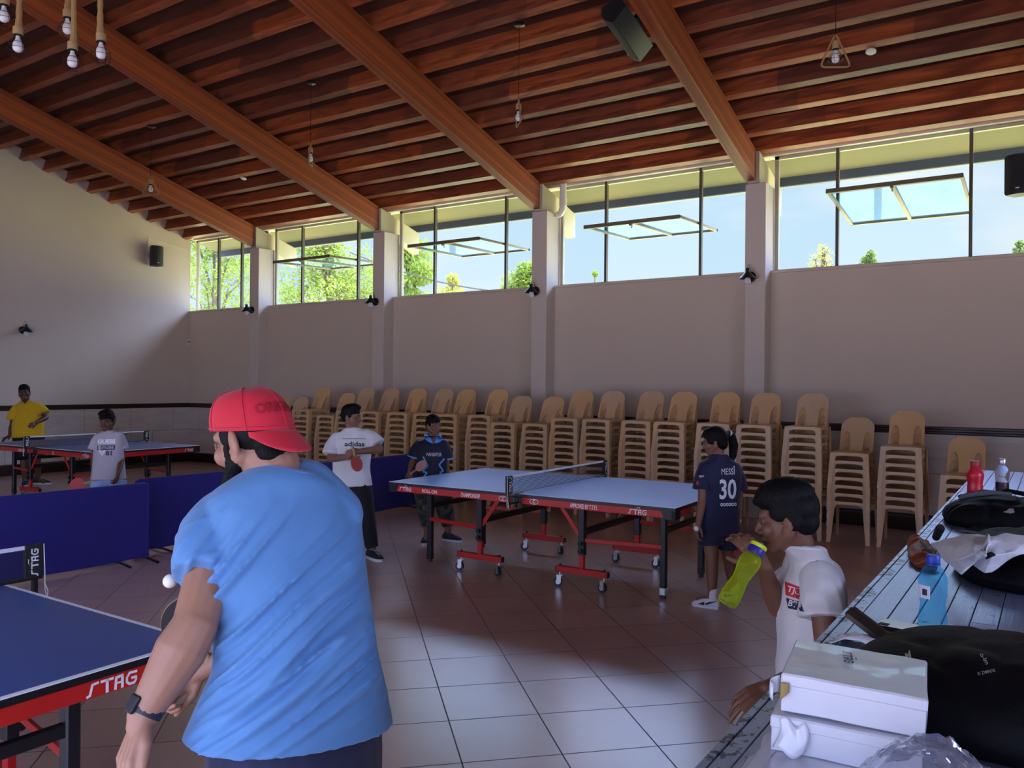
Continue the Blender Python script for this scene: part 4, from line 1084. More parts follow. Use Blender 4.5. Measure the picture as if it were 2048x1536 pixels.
def paddle(grip,d,face,label,s=1,red=None,back=None,tilt=0):
    """grip: handle end; d: from handle to blade; face: normal of the red side"""
    grip=Vector(grip); d=Vector(d).normalized(); f=Vector(face); f=(f-d*f.dot(d)).normalized(); w=d.cross(f)
    T=empty('table_tennis_bat',grip,0,label,'bat','table tennis bats')
    def ring(k,o): 
        pts=[]
        for i in range(40):
            a=2*PI*i/40; x=.172+.078*math.cos(a)*k*(1.03 if math.cos(a)>0 else .97); y=.075*math.sin(a)*k
            pts.append((d*x+w*y)*s+f*o)
        return pts
    def disc(z0,z1,k=1):
        A=ring(k,z0);B=ring(k,z1); b=MB(); n=len(A); b.addm(A+B,[tuple(range(n)),tuple(range(n,2*n))]+[(i,(i+1)%n,n+(i+1)%n,n+i) for i in range(n)]); return b
    disc(-.003,.003).build('blade',M_oak,T); disc(.003,.0055,.985).build('rubber',red or M_batred,T); disc(-.0055,-.003,.985).build('rubber',back or M_blk,T)
    b=MB(); 
    vs=[]
    loft(b,[(d*0*s,w*.016*s,f*.011*s),(d*.04*s,w*.0135*s,f*.011*s),(d*.085*s,w*.013*s,f*.0105*s),(d*.105*s,w*.020*s,f*.006*s)],16,2.6); b.build('handle',M_oak,T)
    return T
M_batred=mat('red_bat_rubber',(.42,.035,.028),.55)
# ---------------------------------------------------------------- the people in the hall
FH=Vector((_f.x,_f.y,0)).normalized(); RH=Vector((FH.y,-FH.x,0)); UP=Vector((0,0,1))
_DA=[0.0]
def turn(px): _DA[0]=math.degrees(math.atan((1024-px)/FPX))
def dirn(a,pitch=0):
    a=math.radians(a+_DA[0]); v=FH*math.cos(a)-RH*math.sin(a); p=math.radians(pitch); return v*math.cos(p)+UP*math.sin(p)
S_dark=skinmat('dark_brown_skin',(.115,.050,.028)); S_mid=skinmat('brown_skin',(.235,.112,.068)); S_man=skinmat('light_brown_skin',(.34,.175,.115))
L_dark=mat('dark_lips',(.12,.045,.038),.45); L_mid=mat('lips',(.22,.085,.07),.45)
C_white=cloth('white_cotton',(.66,.66,.68),.75,.12,9); C_grey=cloth('pale_grey_cotton',(.40,.37,.42),.75,.12,9); C_yel=cloth('yellow_cotton',(.70,.44,.012),.75,.12,9)
C_navy=cloth('navy_jersey',(.014,.016,.055),.6,.10,9); C_navy2=cloth('dark_jersey',(.008,.010,.030),.55,.1,9); C_black=cloth('black_cotton',(.008,.008,.010),.75,.1,9)
C_blue=cloth('light_blue_cotton',(.098,.245,.50),.72,.12,7); C_denim=cloth('faded_denim',(.28,.38,.62),.8,.2,14); C_shorts=cloth('navy_shorts_cloth',(.016,.018,.05),.7,.1,9)
C_red=cloth('red_cap_cloth',(.56,.018,.04),.7,.08,12); C_ltblue=mat('light_blue_trim',(.13,.38,.80),.6)
def camo():
    N=NT('dark_camouflage'); n=N.noise(N.coord('Object'),16,2,.5); N.link(N.ramp(n,[(.40,(.014,.017,.014)),(.5,(.04,.042,.032)),(.58,(.085,.08,.065))]),N.b.inputs['Base Color']); N.b.inputs['Roughness'].default_value=.8; return N.m
C_camo=camo()
M_shoe=mat('dark_navy_shoe',(.012,.016,.028),.6); M_sole=mat('pale_sole',(.62,.62,.62),.6); M_dsole=mat('dark_sole',(.03,.03,.035),.7); M_wsole=mat('white_shoe_leather',(.75,.75,.76),.45)
M_print_w=mat('white_print',(.78,.78,.84),.6); M_print_k=mat('black_print',(.012,.014,.03),.6); M_print_r=mat('red_print',(.60,.03,.04),.6); M_print_navy=mat('navy_print',(.02,.025,.07),.6)
M_ball=mat('white_celluloid',(.85,.85,.84),.35)
def hairpiece(root,base,H,extra=None,front=.058,vox=.006,amp=.003,top=1.0):
    b=MB(); H.short_hair(b,top,front)
    if extra: extra(b)
    me=remesh(b,'hair',vox,2); displace(me,lambda co,n: n*amp*mnoise.noise(co*95))
    for v in me.vertices: v.co-=base
    return mkobj('hair',me,M_hair,root,angle=180)
def shorts(root,base,P,HL,HR,KL,KR,mats,w=.17,d=.12,r0=.105,r1=.095,name='shorts',top=.12,vox=.007,wr=None):
    b=MB(); P=Vector(P); HL,HR,KL,KR=map(Vector,(HL,HR,KL,KR)); hx=(HR-HL).normalized(); f=UP.cross(hx)
    loft(b,[(P+UP*top,hx*w*.92,f*d*.92),(P+UP*.04,hx*w,f*d),(P-UP*.05,hx*w*1.02,f*d*1.0)],28)
    for h,k in((HL,KL),(HR,KR)): frustum(b,h+UP*.02,k,r0,r1)
    return garment(name,b,mats,root,base,vox,3,wr)
def ball(p,label):
    b=MB(); b.sphere((0,0,0),.02,24,14); tag(b.build('table_tennis_ball',M_ball,None,p,angle=180),label,'ball','table tennis balls')
# ================ girl in the navy number 30 shirt, back to us
def girl():
    turn(1437)
    d=6.12; J=at; base=Vector((-2.08,6.02,0)); k=.80
    H=Head(J(1429,882,d),dirn(80,-12),UP,.86)
    F=dirn(26); X=F.cross(UP)                      # X: her right
    SL,SR=J(1408,930,d-.02),J(1471,930,d+.04); N=J(1438,908,d+.0); P=J(1437,1048,d+.02)
    EL,WL_=J(1404,1003,d-.06),J(1397,1048,d-.12); ER,WR_=J(1479,1000,d+.10),J(1474,1046,d+.06)
    b=MB(); H.build(b,N,.045); loft(b,torso_rings(N,SR,SL,P,F,.150,.085,.0),24)
    arm(b,SL,EL,WL_,.80); arm(b,SR,ER,WR_,.80)
    hand(b,WL_,(WL_-EL)+UP*-.05+dirn(40)*.05,X,.80,(.55,.6,.65,.7),(.5,.5),True); hand(b,WR_,(WR_-ER)+dirn(60)*.04,-X,.80,(.9,.9,.9,.9),(.5,.5),False)
    HL,HR=P-X*.07-UP*.04,P+X*.07-UP*.04
    KL,KR=J(1424,1118,d-.02),J(1458,1120,d+.12); AL,AR=J(1424,1188,d-.04),J(1468,1182,d+.16)
    AL.z=AR.z=.09
    leg(b,HL,KL,AL,dirn(70),.86); leg(b,HR,KR,AR,dirn(35),.86)
    me=body(b,base,'girl seen from behind with black ponytail, in navy shirt number 30 and navy shorts',S_mid,.0055)
    H.extras(me,base,True,True)
    def hx(bb):
        H.e(bb,0,-.03,.02,.083,.094,.092); H.e(bb,0,-.06,-.03,.066,.05,.06)
        for q in(-1,1): H.e(bb,q*.068,.012,.02,.014,.045,.045)
        H.e(bb,0,.05,.075,.06,.04,.03)
    hp=hairpiece(me,base,H,hx,.066)
    t0=J(1457,866,d+.05); pts=[t0,J(1463,872,d+.07),J(1467,890,d+.06),J(1466,910,d+.03),J(1463,925,d+.01)]
    b=MB(); b.tube(pts,[.022,.032,.036,.030,.010],14); 
    caps(b,H.p(.01,-.09,.03),t0,.03,.022); m2=remesh(b,'ponytail',.006,2); displace(m2,lambda co,n:n*.004*mnoise.noise(Vector((co.x*90,co.y*90,co.z*14))))
    for v in m2.vertices: v.co-=base
    mkobj('ponytail',m2,M_hair,hp,angle=180)
    b=MB(); dd=(pts[1]-t0).normalized(); b.tube([t0-dd*.008-base,t0+dd*.012-base],[.026,.027],16); b.build('hair_tie',M_print_w,hp)
    b=MB(); loft(b,spline_rings(torso_rings(N,SR,SL,P,F,.168,.100,.03,1.02,.93)),32)
    MM=(SL+SR)/2; sleeve(b,SL,MM,EL,.66,.058,.070); sleeve(b,SR,MM,ER,.66,.058,.070)
    sh=garment('football_shirt',b,C_navy,me,base,.0065,4,[wrinkle(.007,5,(1,1,.45),3),wrinkle(.003,13,(1,1,.6),9)])
    B=-F; x=(-X)*-1; o=(SL+SR)/2-F*.12
    # lettering across the back (reads left to right as we see it)
    xr=RH*.98+FH*.10; 
    n=(-F)
    xr=(UP.cross(n)).normalized()
    c=lambda px,py: J(px,py,d-.13)
    L=[tstr('MESSI',c(1456,943),xr,UP,.046,.105,bold=0),tstr('30',c(1456,978.5),xr,UP,.148,.135,bold=.022)]
    L.append(tstr('oo oo oo'.replace(' ',''),c(1457,1009),xr,UP,.026,.13,bold=.03))
    L.append(poly2([(-.005,-.005),(.005,-.005),(.004,.008),(-.004,.008)],c(1468,934),xr,UP))
    decal('lettering',sh,base,sh,L,M_print_w,None)
    decal('sleeve_lettering',sh,base,sh,[tstr('QAT',J(1403,953,d-.2),RH,UP,.017,.040,bold=.02)],M_print_w,None)
    decal('sleeve_badge',sh,base,sh,[poly2([(-.008,-.014),(.008,-.014),(.008,.014),(-.008,.014)],J(1395,966,d-.2),RH,UP)],M_print_r,None)
    shorts(me,base,P-UP*.02,HL,HR,HL.lerp(KL,.52),HR.lerp(KR,.52),C_shorts,.152,.108,.094,.098)
    for A,t in((AL,dirn(72)),(AR,dirn(35))):
        s=shoe(me,A,t,base,M_wsole,M_wsole,.83,'high_top_shoe',.05,M_blk)
        b=MB(); tt=Vector(t);tt.z=0;tt.normalize();sd=Vector((-tt.y,tt.x,0)); g=Vector((A.x,A.y,0))
        def toe(u,v): 
            a=PI*v; return g+tt*(.055+.085*u)*.83+sd*math.cos(a)*.0485*.83*(1-.25*u*u)+UP*(.028+math.sin(a)*.058*(1-.35*u))*.83-base
        b.grid(toe,8,10); b.build('black_overlay',M_blk,s)
        b=MB(); heel=lambda u,v:(g+tt*(-.078+.03*u)*.83+sd*(v-.5)*2*.046*.83*(.6+.4*u)+UP*(.03+.05*1)*.83-base)
        for q in(-1,1): b.tube([g+tt*(.0)*.83+sd*q*.043*.83+UP*.062*.83-base,g+tt*.04*.83+sd*q*.0475*.83+UP*.040*.83-base,g+tt*(-.06)*.83+sd*q*.040*.83+UP*.078*.83-base],[.004,.007,.001],6)
        b.build('side_flash',M_chrome if False else M_print_k,s)
    ball(J(1392.5,1057,d-.16),'white ball held in the fingers of girl in navy number 30 shirt')
    paddle(J(1476,1057,d+.05),J(1466,1098,d+.06)-J(1476,1057,d+.05),dirn(150),'red bat hanging from the right hand of girl in navy shirt',.85)
    b=MB(); o=WR_.lerp(ER,.10); b.tube([o+(WR_-ER).normalized()*t-base for t in(-.011,.011)],[.031,.030],16); b.build('bracelet',M_print_w,me)
girl()
# ================ boy in the white shirt with clasped hands
def whiteboy():
    turn(703)
    d=7.68; J=at; base=Vector((-5.36,5.82,0))
    H=Head(J(703,833,d),dirn(-112,-4),UP+RH*.03,.92)
    F=dirn(172); X=F.cross(UP)   # his right is image-left
    SR,SL=J(671,872,d+.03),J(735,866,d+.02); N=J(703,857,d); P=J(704,962,d)
    ER,EL=J(661,917,d-.05),J(760,899,d-.04); WR_,WL_=J(697,914,d-.22),J(716,903,d-.20)
    b=MB(); H.build(b,N,.050); loft(b,torso_rings(N,SR,SL,P,F,.165,.085,.0),24)
    arm(b,SR,ER,WR_,.88); arm(b,SL,EL,WL_,.88)
    hand(b,WR_,WL_-WR_+UP*.02,F*-1,.86,(.6,.7,.7,.7),(.7,.3),False); hand(b,WL_,(WR_-WL_)+UP*.035-F*-.02,-F,.86,(.8,.85,.9,.9),(.6,.4),True)
    HL,HR=P-X*.085-UP*.05,P+X*.085-UP*.05; AL,AR=J(744,1096,d+.0),J(700,1096,d-.05); AL.z=AR.z=.09; KL,KR=HL.lerp(AL,.5)+F*.02,HR.lerp(AR,.5)+F*.02
    leg(b,HL,KL,AL,dirn(-150),.92); leg(b,HR,KR,AR,dirn(160),.92)
    me=body(b,base,'boy in white shirt holding a red bat in clasped hands, looking to the right',S_mid,.0055,2,L_mid,H)
    H.extras(me,base,True,True,(.2,0),S_mid); hairpiece(me,base,H,lambda bb:H.e(bb,0,.02,.10,.066,.075,.036),.066)
    b=MB(); loft(b,spline_rings(torso_rings(N,SR,SL,P,F,.190,.105,.045,1.0,.90)),32)
    MM=(SL+SR)/2; sleeve(b,SR,MM,ER,.80,.066,.082); sleeve(b,SL,MM,EL,.72,.066,.082)
    sh=garment('t_shirt',b,C_white,me,base,.0065,4,[wrinkle(.010,5,(1,1,.5),5),wrinkle(.004,14,(1,1,.7),1)])
    xr=(UP.cross(F)).normalized(); c=lambda px,py: J(px,py,d-.35)
    decal('lettering',sh,base,sh,[tstr('adidas',c(709,888),xr,UP,.045,.185,bold=.03),poly2([(-.11,-.0018),(.11,-.0018),(.11,.0018),(-.11,.0018)],c(708,877.5),xr,UP+xr*.0)]+[poly2([(-.03,-.0012),(.03,-.0012),(.03,.0012),(-.03,.0012)],c(697,898+3*i),xr,UP) for i in range(3)],M_print_k,None)
    shorts(me,base,P-UP*.045,HL,HR,AL+UP*.02,AR+UP*.02,C_black,.145,.080,.10,.062,'trousers')
    shoe(me,AL,dirn(-150),base,M_shoe,M_sole,.95); shoe(me,AR,dirn(165),base,M_shoe,M_sole,.95)
    paddle(J(705,893,d-.235),J(712.5,924,d-.25)-J(705,893,d-.235),dirn(165,10)+RH*1.5,'red bat held blade down by boy in white shirt',.93)
whiteboy()
# ================ boy in the dark jersey with light blue collar
def jerseyboy():
    turn(866)
    d=8.5; J=at; base=Vector((-5.36,6.64,0))
    H=Head(J(867,850,d),dirn(-140,-4),UP,.88)
    F=dirn(174); X=F.cross(UP)
    SR,SL=J(836,886,d+.02),J(891,884,d+.02); N=J(865,873,d+.01); P=J(863,968,d)
    ER,EL=J(826,922,d+.02),J(893,925,d+.05); WR_,WL_=J(819,944,d-.12),J(892,958,d+.0)
    b=MB(); H.build(b,N,.047); loft(b,torso_rings(N,SR,SL,P,F,.155,.085,.0),24); arm(b,SR,ER,WR_,.82); arm(b,SL,EL,WL_,.82)
    hand(b,WR_,(WR_-ER)+RH*.06,UP*-1+F*.3,.82,(.8,.9,.9,.9),(.5,.4),False); hand(b,WL_,-UP,X,.82,(.4,.4,.45,.5),(.4,.3),True)
    HL,HR=P-X*.085-UP*.05,P+X*.085-UP*.05; AL,AR=Vector((-5.30,6.80,.09)),Vector((-5.42,6.60,.09)); KL,KR=HL.lerp(AL,.5)+F*.02,HR.lerp(AR,.5)+F*.02
    leg(b,HL,KL,AL,dirn(-120),.88); leg(b,HR,KR,AR,dirn(170),.88)
    me=body(b,base,'boy in dark jersey with light blue collar and camouflage trousers, behind light blue table',S_mid,.0055,2,L_mid,H)
    H.extras(me,base,True,True,(.1,-.1),S_mid); hairpiece(me,base,H)
    b=MB(); loft(b,spline_rings(torso_rings(N,SR,SL,P,F,.180,.105,.05,1.02,.93)),32)
    MM=(SL+SR)/2
    for S,E in((SR,ER),(SL,EL)): sleeve(b,S,MM,E,.80,.060,.076)
    sh=garment('polo_shirt',b,C_navy2,me,base,.0065,4,[wrinkle(.008,5,(1,1,.5),7)])
    for q,S,E in((1,SR,ER),(-1,SL,EL)):
        b=MB(); p0=S.lerp(E,.74);p1=S.lerp(E,.80); b.tube([p0-base,p1-base],[.076,.078],22); b.build('sleeve_trim',C_ltblue,sh)
    xr=(UP.cross(F)).normalized(); c=lambda px,py: J(px,py,d-.35)
    decal('lettering',sh,base,sh,[tstr('MANEKPOR',c(868,909),xr,UP,.036,.155,bold=0.0)],M_print_w,None)
    def zig(pts,w,f): 
        out=[]
        for (x0,y0),(x1,y1) in zip(pts[:-1],pts[1:]):
            p=c(x0,y0);q=c(x1,y1); e=(q-p).normalized(); s_=UP.cross(F).normalized(); nn=F.cross(e).normalized()*w/2
            out.append(([p-nn,q-nn,q+nn,p+nn],[(0,1,2,3)]))
        return out
    for k,pts in enumerate([[(846,913),(856,932),(845,943),(854,945),(846,956)],[(889,917),(878,930),(887,942),(880,945),(884,954)]]):
        decal('lightning_stripe',sh,base,sh,zig(pts,.016,F),C_ltblue,None)
    collarpts=[[(848,867),(861,872),(866,887),(857,884),(850,879)],[(882,868),(873,873),(868,887),(878,885),(885,880)]]
    for pts in collarpts: decal('collar',sh,base,sh,[([c(*q) for q in pts],[tuple(range(len(pts)))])],C_ltblue,None,2,.006)
    decal('neck_opening',me,base,sh,[([c(*q) for q in [(861,872),(866.5,889),(873,873)]],[(0,1,2)])],S_mid,None,1,.005)
    shorts(me,base,P-UP*.03,HL,HR,AL+UP*.09,AR+UP*.09,C_camo,.165,.115,.10,.068,'trousers',wr=[wrinkle(.012,7,(1,1,.9),4)])
    shoe(me,AL,dirn(-120),base,M_shoe,M_sole,.9); shoe(me,AR,dirn(165),base,M_shoe,M_sole,.9)
    g=J(819,949,d-.16); paddle(g,J(842,932,d-.16)-g,UP*.9+dirn(180)*.45+RH*.35,'bat held flat by boy in dark jersey, pinkish side up',.85,red=mat('pink_bat_rubber',(.62,.33,.31),.5))
jerseyboy()
# ================ boy in the pale grey printed shirt, in front of the far table
def greyboy():
    turn(214)
    d=8.4; J=at; base=Vector((-8.12,4.70,0))
    H=Head(J(214,841,d),dirn(156,-14),UP-RH*.05,.90)
    F=dirn(176); X=F.cross(UP)
    SR,SL=J(196,871,d+.02),J(239,868,d); N=J(216,862,d+.0); P=J(217,955,d)
    ER,EL=J(188,914,d+.02),J(244,914,d+.03); WR_,WL_=J(187,949,d-.06),J(237,944,d-.10)
    b=MB(); H.build(b,N,.045); loft(b,torso_rings(N,SR,SL,P,F,.135,.08,.0),24); arm(b,SR,ER,WR_,.78); arm(b,SL,EL,WL_,.78)
    hand(b,WR_,-UP+RH*-.2,-X,.80,(.8,.9,.9,.9),(.5,.4),False); hand(b,WL_,-UP-RH*.25+F*.2,X*.6-F*.4,.80,(.35,.45,.5,.55),(.5,.4),True)
    HL,HR=P-X*.08-UP*.05,P+X*.08-UP*.05; AL,AR=J(231,1078,d),J(205,1080,d-.04); AL.z=AR.z=.09; KL,KR=HL.lerp(AL,.5)+F*.02,HR.lerp(AR,.5)+F*.02
    leg(b,HL,KL,AL,dirn(165),.86); leg(b,HR,KR,AR,dirn(-170),.86)
    me=body(b,base,'boy in pale grey printed shirt and faded denim shorts, standing behind the blue barrier',S_dark,.0055,2,L_dark,H)
    H.extras(me,base,True,True,(0,-.4),S_dark); hairpiece(me,base,H,lambda bb:H.e(bb,0,.03,.095,.070,.07,.036),.060)
    b=MB(); loft(b,spline_rings(torso_rings(N,SR,SL,P,F,.160,.098,.015,1.05,.95)),32)
    MM=(SL+SR)/2
    for S,E in((SR,ER),(SL,EL)): sleeve(b,S,MM,E,.62,.055,.070)
    sh=garment('t_shirt',b,C_grey,me,base,.0065,4,[wrinkle(.009,5,(1,1,.5),11)])
    xr=(UP.cross(F)).normalized(); c=lambda px,py: J(px,py,d-.35)
    decal('lettering',sh,base,sh,[tstr('GUESS',c(213,883),xr,UP,.046,.165,bold=.05)],M_print_w,None)
    decal('print_panel',sh,base,sh,[poly2([(-.082,-.023),(.077,-.023),(.082,.023),(-.082,.023)],c(212.5,895.5),xr,UP)],M_print_navy,None,2,.0022)
    decal('panel_lettering',sh,base,sh,[tstr('DENIM',c(212,895.5),xr,UP,.034,.135,bold=.02)],C_grey,None,0,.0045)
    decal('triangle_print',sh,base,sh,[poly2([(-.034,.026),(.034,.026),(.0,-.026)],c(204,906.5),xr,UP)],M_print_w,None,1,.0025)
    decal('triangle_lettering',sh,base,sh,[tstr('?',c(204,905),xr,UP,.026,bold=.02)],M_print_navy,None,0,.0045)
    decal('number_print',sh,base,sh,[tstr('81',c(217.5,906.5),xr,UP,.048,.058,bold=.04)],M_print_navy,None)
    shorts(me,base,P-UP*.02,HL,HR,HL.lerp(KL,.95),HR.lerp(KR,.95),C_denim,.138,.082,.092,.088)
    shoe(me,AL,dirn(165),base,M_shoe,M_sole,.86); shoe(me,AR,dirn(-170),base,M_shoe,M_sole,.86)
    g=J(188,962,d-.10); paddle(g,J(160,969,d-.12)-g,dirn(172,12),'red bat held out low by boy in pale grey shirt',.95)
greyboy()
# ================ boy in yellow leaning on the far table
def yellowboy():
    turn(50)
    d=12.8; J=at; base=Vector((-13.38,6.55,0))
    H=Head(J(48.5,784,d),dirn(172,0),UP-RH*.06,1.02)
    F=dirn(-172); X=F.cross(UP)
    SR,SL=J(31,815,d+.02),J(77,811,d+.02); N=J(51,800,d+.02); P=J(57,868,d+.04)
    ER,EL=J(24,851,d-.02),J(92,835,d-.02); WR_,WL_=J(20,871,d-.10),J(73,845,d-.24)
    b=MB(); H.build(b,N,.058,1.1); loft(b,torso_rings(N,SR,SL,P,F,.20,.12,.0),24); arm(b,SR,ER,WR_,1.0); arm(b,SL,EL,WL_,1.0)
    hand(b,WR_,-RH*.8-UP*.45,-UP+F*.2,.95,(.2,.2,.25,.3),(.6,.2),False); hand(b,WL_,WL_-EL,-F,.95,(.7,.8,.8,.8),(.5,.4),True)
    HL,HR=P-X*.10-UP*.06,P+X*.10-UP*.06; AL,AR=J(76,957,d+.2),J(51,962,d+.0); AL.z=AR.z=.09; KL,KR=HL.lerp(AL,.5)+F*.03,HR.lerp(AR,.5)+F*.03
    leg(b,HL,KL,AL,dirn(-140),1.0); leg(b,HR,KR,AR,dirn(170),1.0)
    me=body(b,base,'boy in yellow shirt and black shorts leaning on the far table',S_dark,.007,2,L_dark,H)
    H.extras(me,base,True,True,(0,0),S_dark); hairpiece(me,base,H,None,.068,.007,.002,.93)
    b=MB(); 
    for q in(-1,1): b.tube([H.p(q*.031+.019*math.cos(a)*1.15,.092-.004*abs(q),.0+.016*math.sin(a))-base for a in [2*PI*i/16 for i in range(16)]],.0016,5,closed=True); b.tube([H.p(q*.052,.090,.004)-base,H.p(q*.078,.02,.006)-base],.0016,5)
    b.tube([H.p(-.01,.094,.004)-base,H.p(.01,.094,.004)-base],.0016,5); b.build('spectacles',M_blk,me)
    b=MB(); loft(b,spline_rings(torso_rings(N,SR,SL,P,F,.225,.145,.03,1.0,1.0,1.12)),32)
    MM=(SL+SR)/2
    for S,E in((SR,ER),(SL,EL)): sleeve(b,S,MM,E,.68,.075,.095)
    SHY=garment('t_shirt',b,C_yel,me,base,.008,4,[wrinkle(.012,4,(1,1,.5),2)])
    cc=lambda px,py: J(px,py,d-.4)
    decal('neck_opening',me,base,me.children[0] if False else SHY,[([cc(*q) for q in [(41.5,799),(49.5,808.5),(58,798.5)]],[(0,1,2)])],S_dark,None,2,.006)
    shorts(me,base,P-UP*.03,HL,HR,HL.lerp(KL,.9),HR.lerp(KR,.9),C_black,.205,.15,.125,.120)
    shoe(me,AL,dirn(-110),base,M_shoe,M_sole,1.05); shoe(me,AR,dirn(175),base,M_shoe,M_sole,1.05)
yellowboy()
# ================ the man in the red cap, nearest the camera, seen from behind
def man():
    turn(560); d=1.95; J=at; base=Vector((-1.42,1.36,0)); k=1.0
    F=dirn(30); X=F.cross(UP)
    HF=dirn(46,-16); H=Head(J(503,876,2.0),HF,UP+dirn(40)*.06,1.0)
    N=J(566,948,1.97)
    SL,SR=J(446,1062,1.93),J(650,1030,2.12)
    P=J(590,1490,1.90)
    EL,WLr=J(388,1255,1.76),J(287,1430,1.68)
    ER=J(580,1240,2.34); WRr=J(405,1340,2.26)
    b=MB(); H.build(b,N,.062,1.05)
    for q in(-1,1): H.e(b,q*.074,-.016,-.012,.010,.021,.036,Matrix.Rotation(q*.45,3,'Z')@Matrix.Rotation(-.2,3,'X'))
    loft(b,torso_rings(N,SR,SL,P,F,.19,.10,.05),28)
    arm(b,SL,EL,WLr,1.06,(.056,.052,.052,.031)); arm(b,SR,ER,WRr,1.05)
    hd=(J(250,1530,1.63)-WLr); hand(b,WLr,hd,X,1.03,(.25,.3,.35,.4),(.35,.15),True,.05)
    hand(b,WRr,WRr-ER,-F,1.0,(.9,.9,.9,.9),(.5,.4),False)
    HL,HR=P-X*.09-UP*.06,P+X*.09-UP*.06; AL=Vector((HL.x-.10,HL.y-.02,.09)); AR=Vector((HR.x+.06,HR.y+.02,.09)); KL=HL.lerp(AL,.5)+F*.08; KR=HR.lerp(AR,.5)+F*.08
    leg(b,HL,KL,AL,F,1.05); leg(b,HR,KR,AR,F,1.05)
    me=body(b,base,'man seen from behind in light blue shirt and red cap worn backwards',S_man,.0042,2)
    # beard and short hair under the cap
    b=MB()
    for q in(-1,1):
        H.cp(b,(q*.058,.004,-.055),(q*.040,.058,-.105),.022,.024); H.cp(b,(q*.066,.012,-.01),(q*.060,.010,-.06),.012,.020)
    H.e(b,0,.075,-.115,.034,.032,.034); H.e(b,0,.060,-.135,.030,.030,.030); H.cp(b,(-.022,.094,-.058),(.022,.094,-.058),.006)
    m2=remesh(b,'beard',.005,2); displace(m2,lambda co,n:n*.003*mnoise.noise(co*160))
    for v in m2.vertices: v.co-=base
    mkobj('beard',m2,M_hair,me,angle=180)
    b=MB(); H.e(b,0,-.030,.012,.0785,.078,.070); H.e(b,0,-.070,-.045,.058,.035,.045)
    for q in(-1,1): H.e(b,q*.068,.006,.012,.012,.026,.034)
    m2=remesh(b,'hair',.006,2); displace(m2,lambda co,n:n*.002*mnoise.noise(co*160))
    for v in m2.vertices: v.co-=base
    mkobj('hair',m2,M_hair,me,angle=180)
    H.extras(me,base,True,True,(0,-.2),S_man)
    # ---- cap, brim at the back
    cu=MB(); R=H.R
    def crown(u,v):
        a=2*PI*u; z=.020+.100*math.sin(v*PI/2)**.9 ; r=math.cos(v*PI/2)**.58
        x=.0865*r*math.cos(a); y=-.010+.110*r*math.sin(a)
        z=z+(1-v)*(.026*math.sin(a)-.002)
        return H.p(x,y,z)-base
    cu.grid(lambda u,v:crown(u,min(v,.999)),64,22,True); cap=cu.build('cap',C_red,me,angle=60)
    md=cap.modifiers.new('s','SOLIDIFY'); md.thickness=.003
    b=MB()
    for kx in range(6):
        a=2*PI*(kx+.5)/6; b.tube([crown(a/2/PI,v)+(crown(a/2/PI,v)-(H.p(0,0,.03)-base)).normalized()*.001 for v in [i/14*.97 for i in range(15)]],.0018,5)
    b.build('seam',C_red,cap)
    b=MB(); b.lathe([(.001,.0035),(.007,.003),(.009,0)],14,crown(0,.999),H.R); b.build('top_button',C_red,cap)
    def brim(u,v,o=0):
        t=(u-.5)*2; a=-PI/2+t*1.02
        r0x,r0y=.0865,.110; ex=.064*(1-abs(t)**2.4)*v
        x=math.cos(a)*(r0x+ex*.25); y=-.010+math.sin(a)*(r0y)-ex*.62
        z=.018+.026*math.sin(a) - .95*ex - .012*t*t*(.25+v) +o
        return H.p(x,y,z)-base
    b=MB(); b.grid(lambda u,v:brim(u,v),34,9); br=b.build('brim',C_red,cap,angle=60); md=br.modifiers.new('s','SOLIDIFY'); md.thickness=.005
    # sweat band and embroidered word above the brim
    b=MB(); b.tube([crown(i/40,.03)+(crown(i/40,.03)-(H.p(0,-.01,.012)-base)).normalized()*.001 for i in range(40)],.0022,5,closed=True); b.build('band_stitching',C_red,cap)
    vs,fs=text_mesh('ORIGINAL',.026,.13,bold=.03)
    bvh=BVHTree.FromPolygons([v.co for v in cap.data.vertices],[tuple(p.vertices) for p in cap.data.polygons])
    ctr=H.p(0,0,.045)-base; b=MB(); V=[]
    for v in vs:
        a=-PI/2+.10+v.x/.095; dr=(H.R@Vector((math.cos(a),math.sin(a),(v.y+.006)/.10))).normalized(); h=bvh.ray_cast(ctr,dr); V.append(h[0]+dr*.0022 if h[0] is not None else ctr+dr*.11)
    b.addm(V,fs); b.build('embroidery',mat('red_embroidery',(.33,.010,.022),.6),cap,fixn=False,angle=None)
    # ---- shirt
    def ring(px,py,hw,dep,hd,dd=None,rollx=0):
        c=J(px,py,dep); m=hw*dep/FPX
        xa=(RH*math.cos(math.radians(_DA[0]-0))*1+FH*0); xa=(UP.cross(-F)).normalized(); xa=(xa+UP*rollx)
        # half-width measured across the line of sight
        view=(c-CO).normalized(); lat=FH.cross(UP); s=abs(xa.dot(RH)); 
        return (c,xa*(m*1.0),F*hd)
    R=[ring(578,936,58,1.98,.062,rollx=-.22),ring(574,955,95,1.98,.085,rollx=-.12),ring(562,990,145,1.99,.110,rollx=-.03),ring(566,1050,166,1.99,.130),ring(572,1130,168,1.97,.138),ring(588,1220,162,1.95,.140),ring(596,1310,166,1.92,.145),ring(594,1365,184,1.90,.150,rollx=-.05),ring(590,1425,206,1.88,.154,rollx=-.10),ring(588,1460,218,1.87,.156,rollx=-.13)]
    b=MB(); loft(b,spline_rings(R,4),44,2.25)
    MM=(SL+SR)/2
    
    sp=[J(500,1022,1.97),J(460,1032,1.95),J(430,1060,1.92),J(412,1095,1.88),J(406,1150,1.84)]; sr=[.070,.084,.088,.083,.080]; rg=[]
    vd=(J(430,1060,1.9)-CO).normalized()
